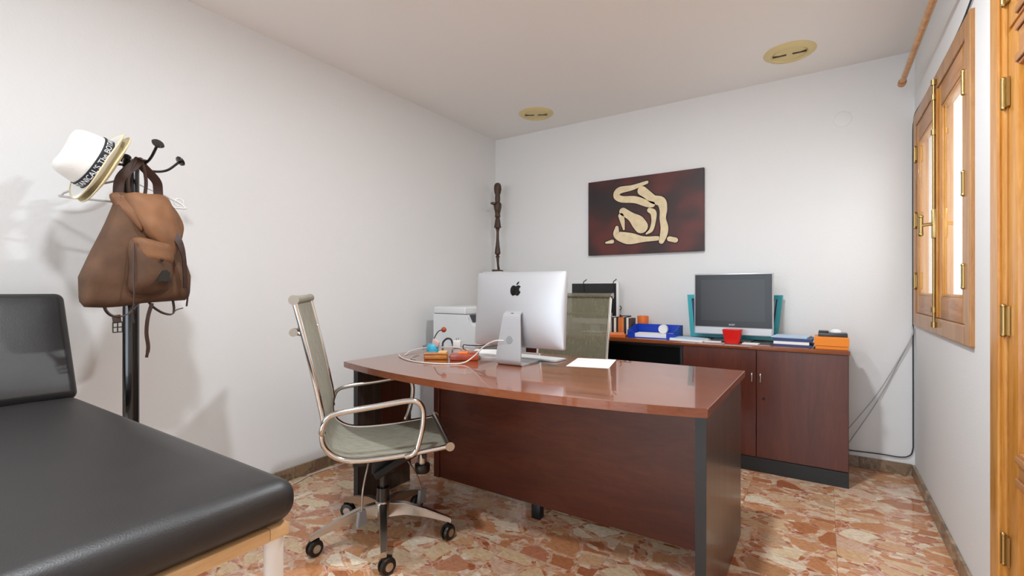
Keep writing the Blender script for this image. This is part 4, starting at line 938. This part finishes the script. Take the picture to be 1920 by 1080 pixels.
# blue tray
t = thing('letter_tray', 'blue plastic letter tray with low front on the cabinet worktop', 'letter tray', (-1.02, 3.43, WZ))
b = nb(); box(b, -.165, .165, -.12, .12, 0, .005, .001); obj('tray_floor', b, 'blue', t)
for s in (-1, 1):
    b = nb(); prism(b, [(-.12, .005), (.12, .005), (.12, .085), (.03, .085), (-.06, .06), (-.12, .055)], -.002, .002, Matrix.Translation((s*.163, 0, 0)) @ Matrix(((0, 0, 1, 0), (1, 0, 0, 0), (0, 1, 0, 0), (0, 0, 0, 1)))); obj('tray_side', b, 'blue', t, smooth=False)
obj('tray_back', bx(-.161, .161, .116, .12, .005, .085), 'blue', t, smooth=False)
for s in (-1, 1): obj('tray_lip', bx(s*.161-.05*(s > 0), s*.161+.05*(s < 0), -.12, -.116, .005, .03+.012), 'blue', t, smooth=False)
flat('paper_pad', 'white paper pad lying inside the blue letter tray', 'paper', (-1.035, 3.43), .25, .18, .05, 'paper', .02, WZ+.0052)
b = nb(); cyl(b, (-.97, 3.445, WZ+.0465), (-.97, 3.475, WZ+.0465), .032, 24); o = obj('tape_roll', b, 'white'); o.location.z = .0115; tag(o, 'round white roll standing in the blue letter tray', 'roll')
# papers & folders
flat('paper_stack', 'pale blue and white magazine stack in front of the letter tray', 'magazines', (-.76, 3.35), .22, .16, math.radians(-8), 'paper', .010, WZ)
flat('magazine', 'pale blue magazine lying on the white magazine stack', 'magazine', (-.77, 3.355), .20, .15, math.radians(-13), 'ltblue', .005, WZ+.0102)
flat('note_card', 'small white note card between the magazine stack and the red pot', 'card', (-.61, 3.33), .10, .07, .1, 'paper', .004, WZ)
flat('note_card', 'small white note card between the red pot and the navy binders', 'card', (-.385, 3.325), .09, .06, -.1, 'paper', .006, WZ)
flat('blue_folder', 'navy ring binder lying at the bottom of the folder stack', 'binder', (-.155, 3.40), .20, .22, math.radians(-2), 'navy', .014, WZ)
flat('paper_stack', 'white paper block between the navy binders of the folder stack', 'paper', (-.16, 3.40), .185, .215, math.radians(-3), 'paper', .016, WZ+.0142)
flat('blue_folder', 'navy ring binder lying in the upper half of the folder stack', 'binder', (-.155, 3.41), .20, .22, math.radians(-1), 'navy', .018, WZ+.0304)
flat('grey_folder', 'thin pale grey folder on top of the navy folder stack', 'folder', (-.17, 3.43), .19, .20, math.radians(-6), 'ltblue', .006, WZ+.0486)
# orange box
t = thing('orange_box', 'flat orange cardboard box with lid at the end of the worktop', 'box', (.036, 3.375, WZ))
obj('box_bottom', bx(-.078, .078, -.098, .098, 0, .04, bev=.001, seg=1), 'orange', t, smooth=False); obj('lid', bx(-.083, .083, -.103, .103, .0185, .066, bev=.0015, seg=1), 'orange', t, smooth=False)
t = thing('black_case', 'black flat case lying on the orange box', 'case', (.043, 3.40, WZ+.0662))
obj('case_body', bx(-.072, .072, -.05, .05, 0, .022, bev=.004), 'darkpanel', t); obj('case_rim', bx(-.070, -.02, -.046, .046, .0222, .030, bev=.002), 'black', t)
b = nb(); lathe(b, [(0, .022), (.012, .021), (.024, .014), (.031, .004), (.03, 0), (0, 0)], 24, Matrix.Diagonal((1, .75, 1, 1))); o = obj('glass_paperweight', b, plain('glossy_white', '#e6e8ea', .12)); o.location = (.058, 3.40, WZ+.0884); tag(o, 'shiny white dome lying on the black case', 'paperweight')
# floor cord
b = nb(); tube(b, [(-2.50, 1.40, .005), (-2.53, 1.50, .005), (-2.545, 1.60, .005), (-2.58, 1.70, .005), (-2.58, 1.80, .005), (-2.565, 1.95, .005), (-2.55, 2.2, .005), (-2.57, 2.6, .005)], .0042, 8, 6)
tag(obj('white_floor_cable', b, 'cord_w'), 'white cable lying on the marble floor beside the marble skirting', 'cable')
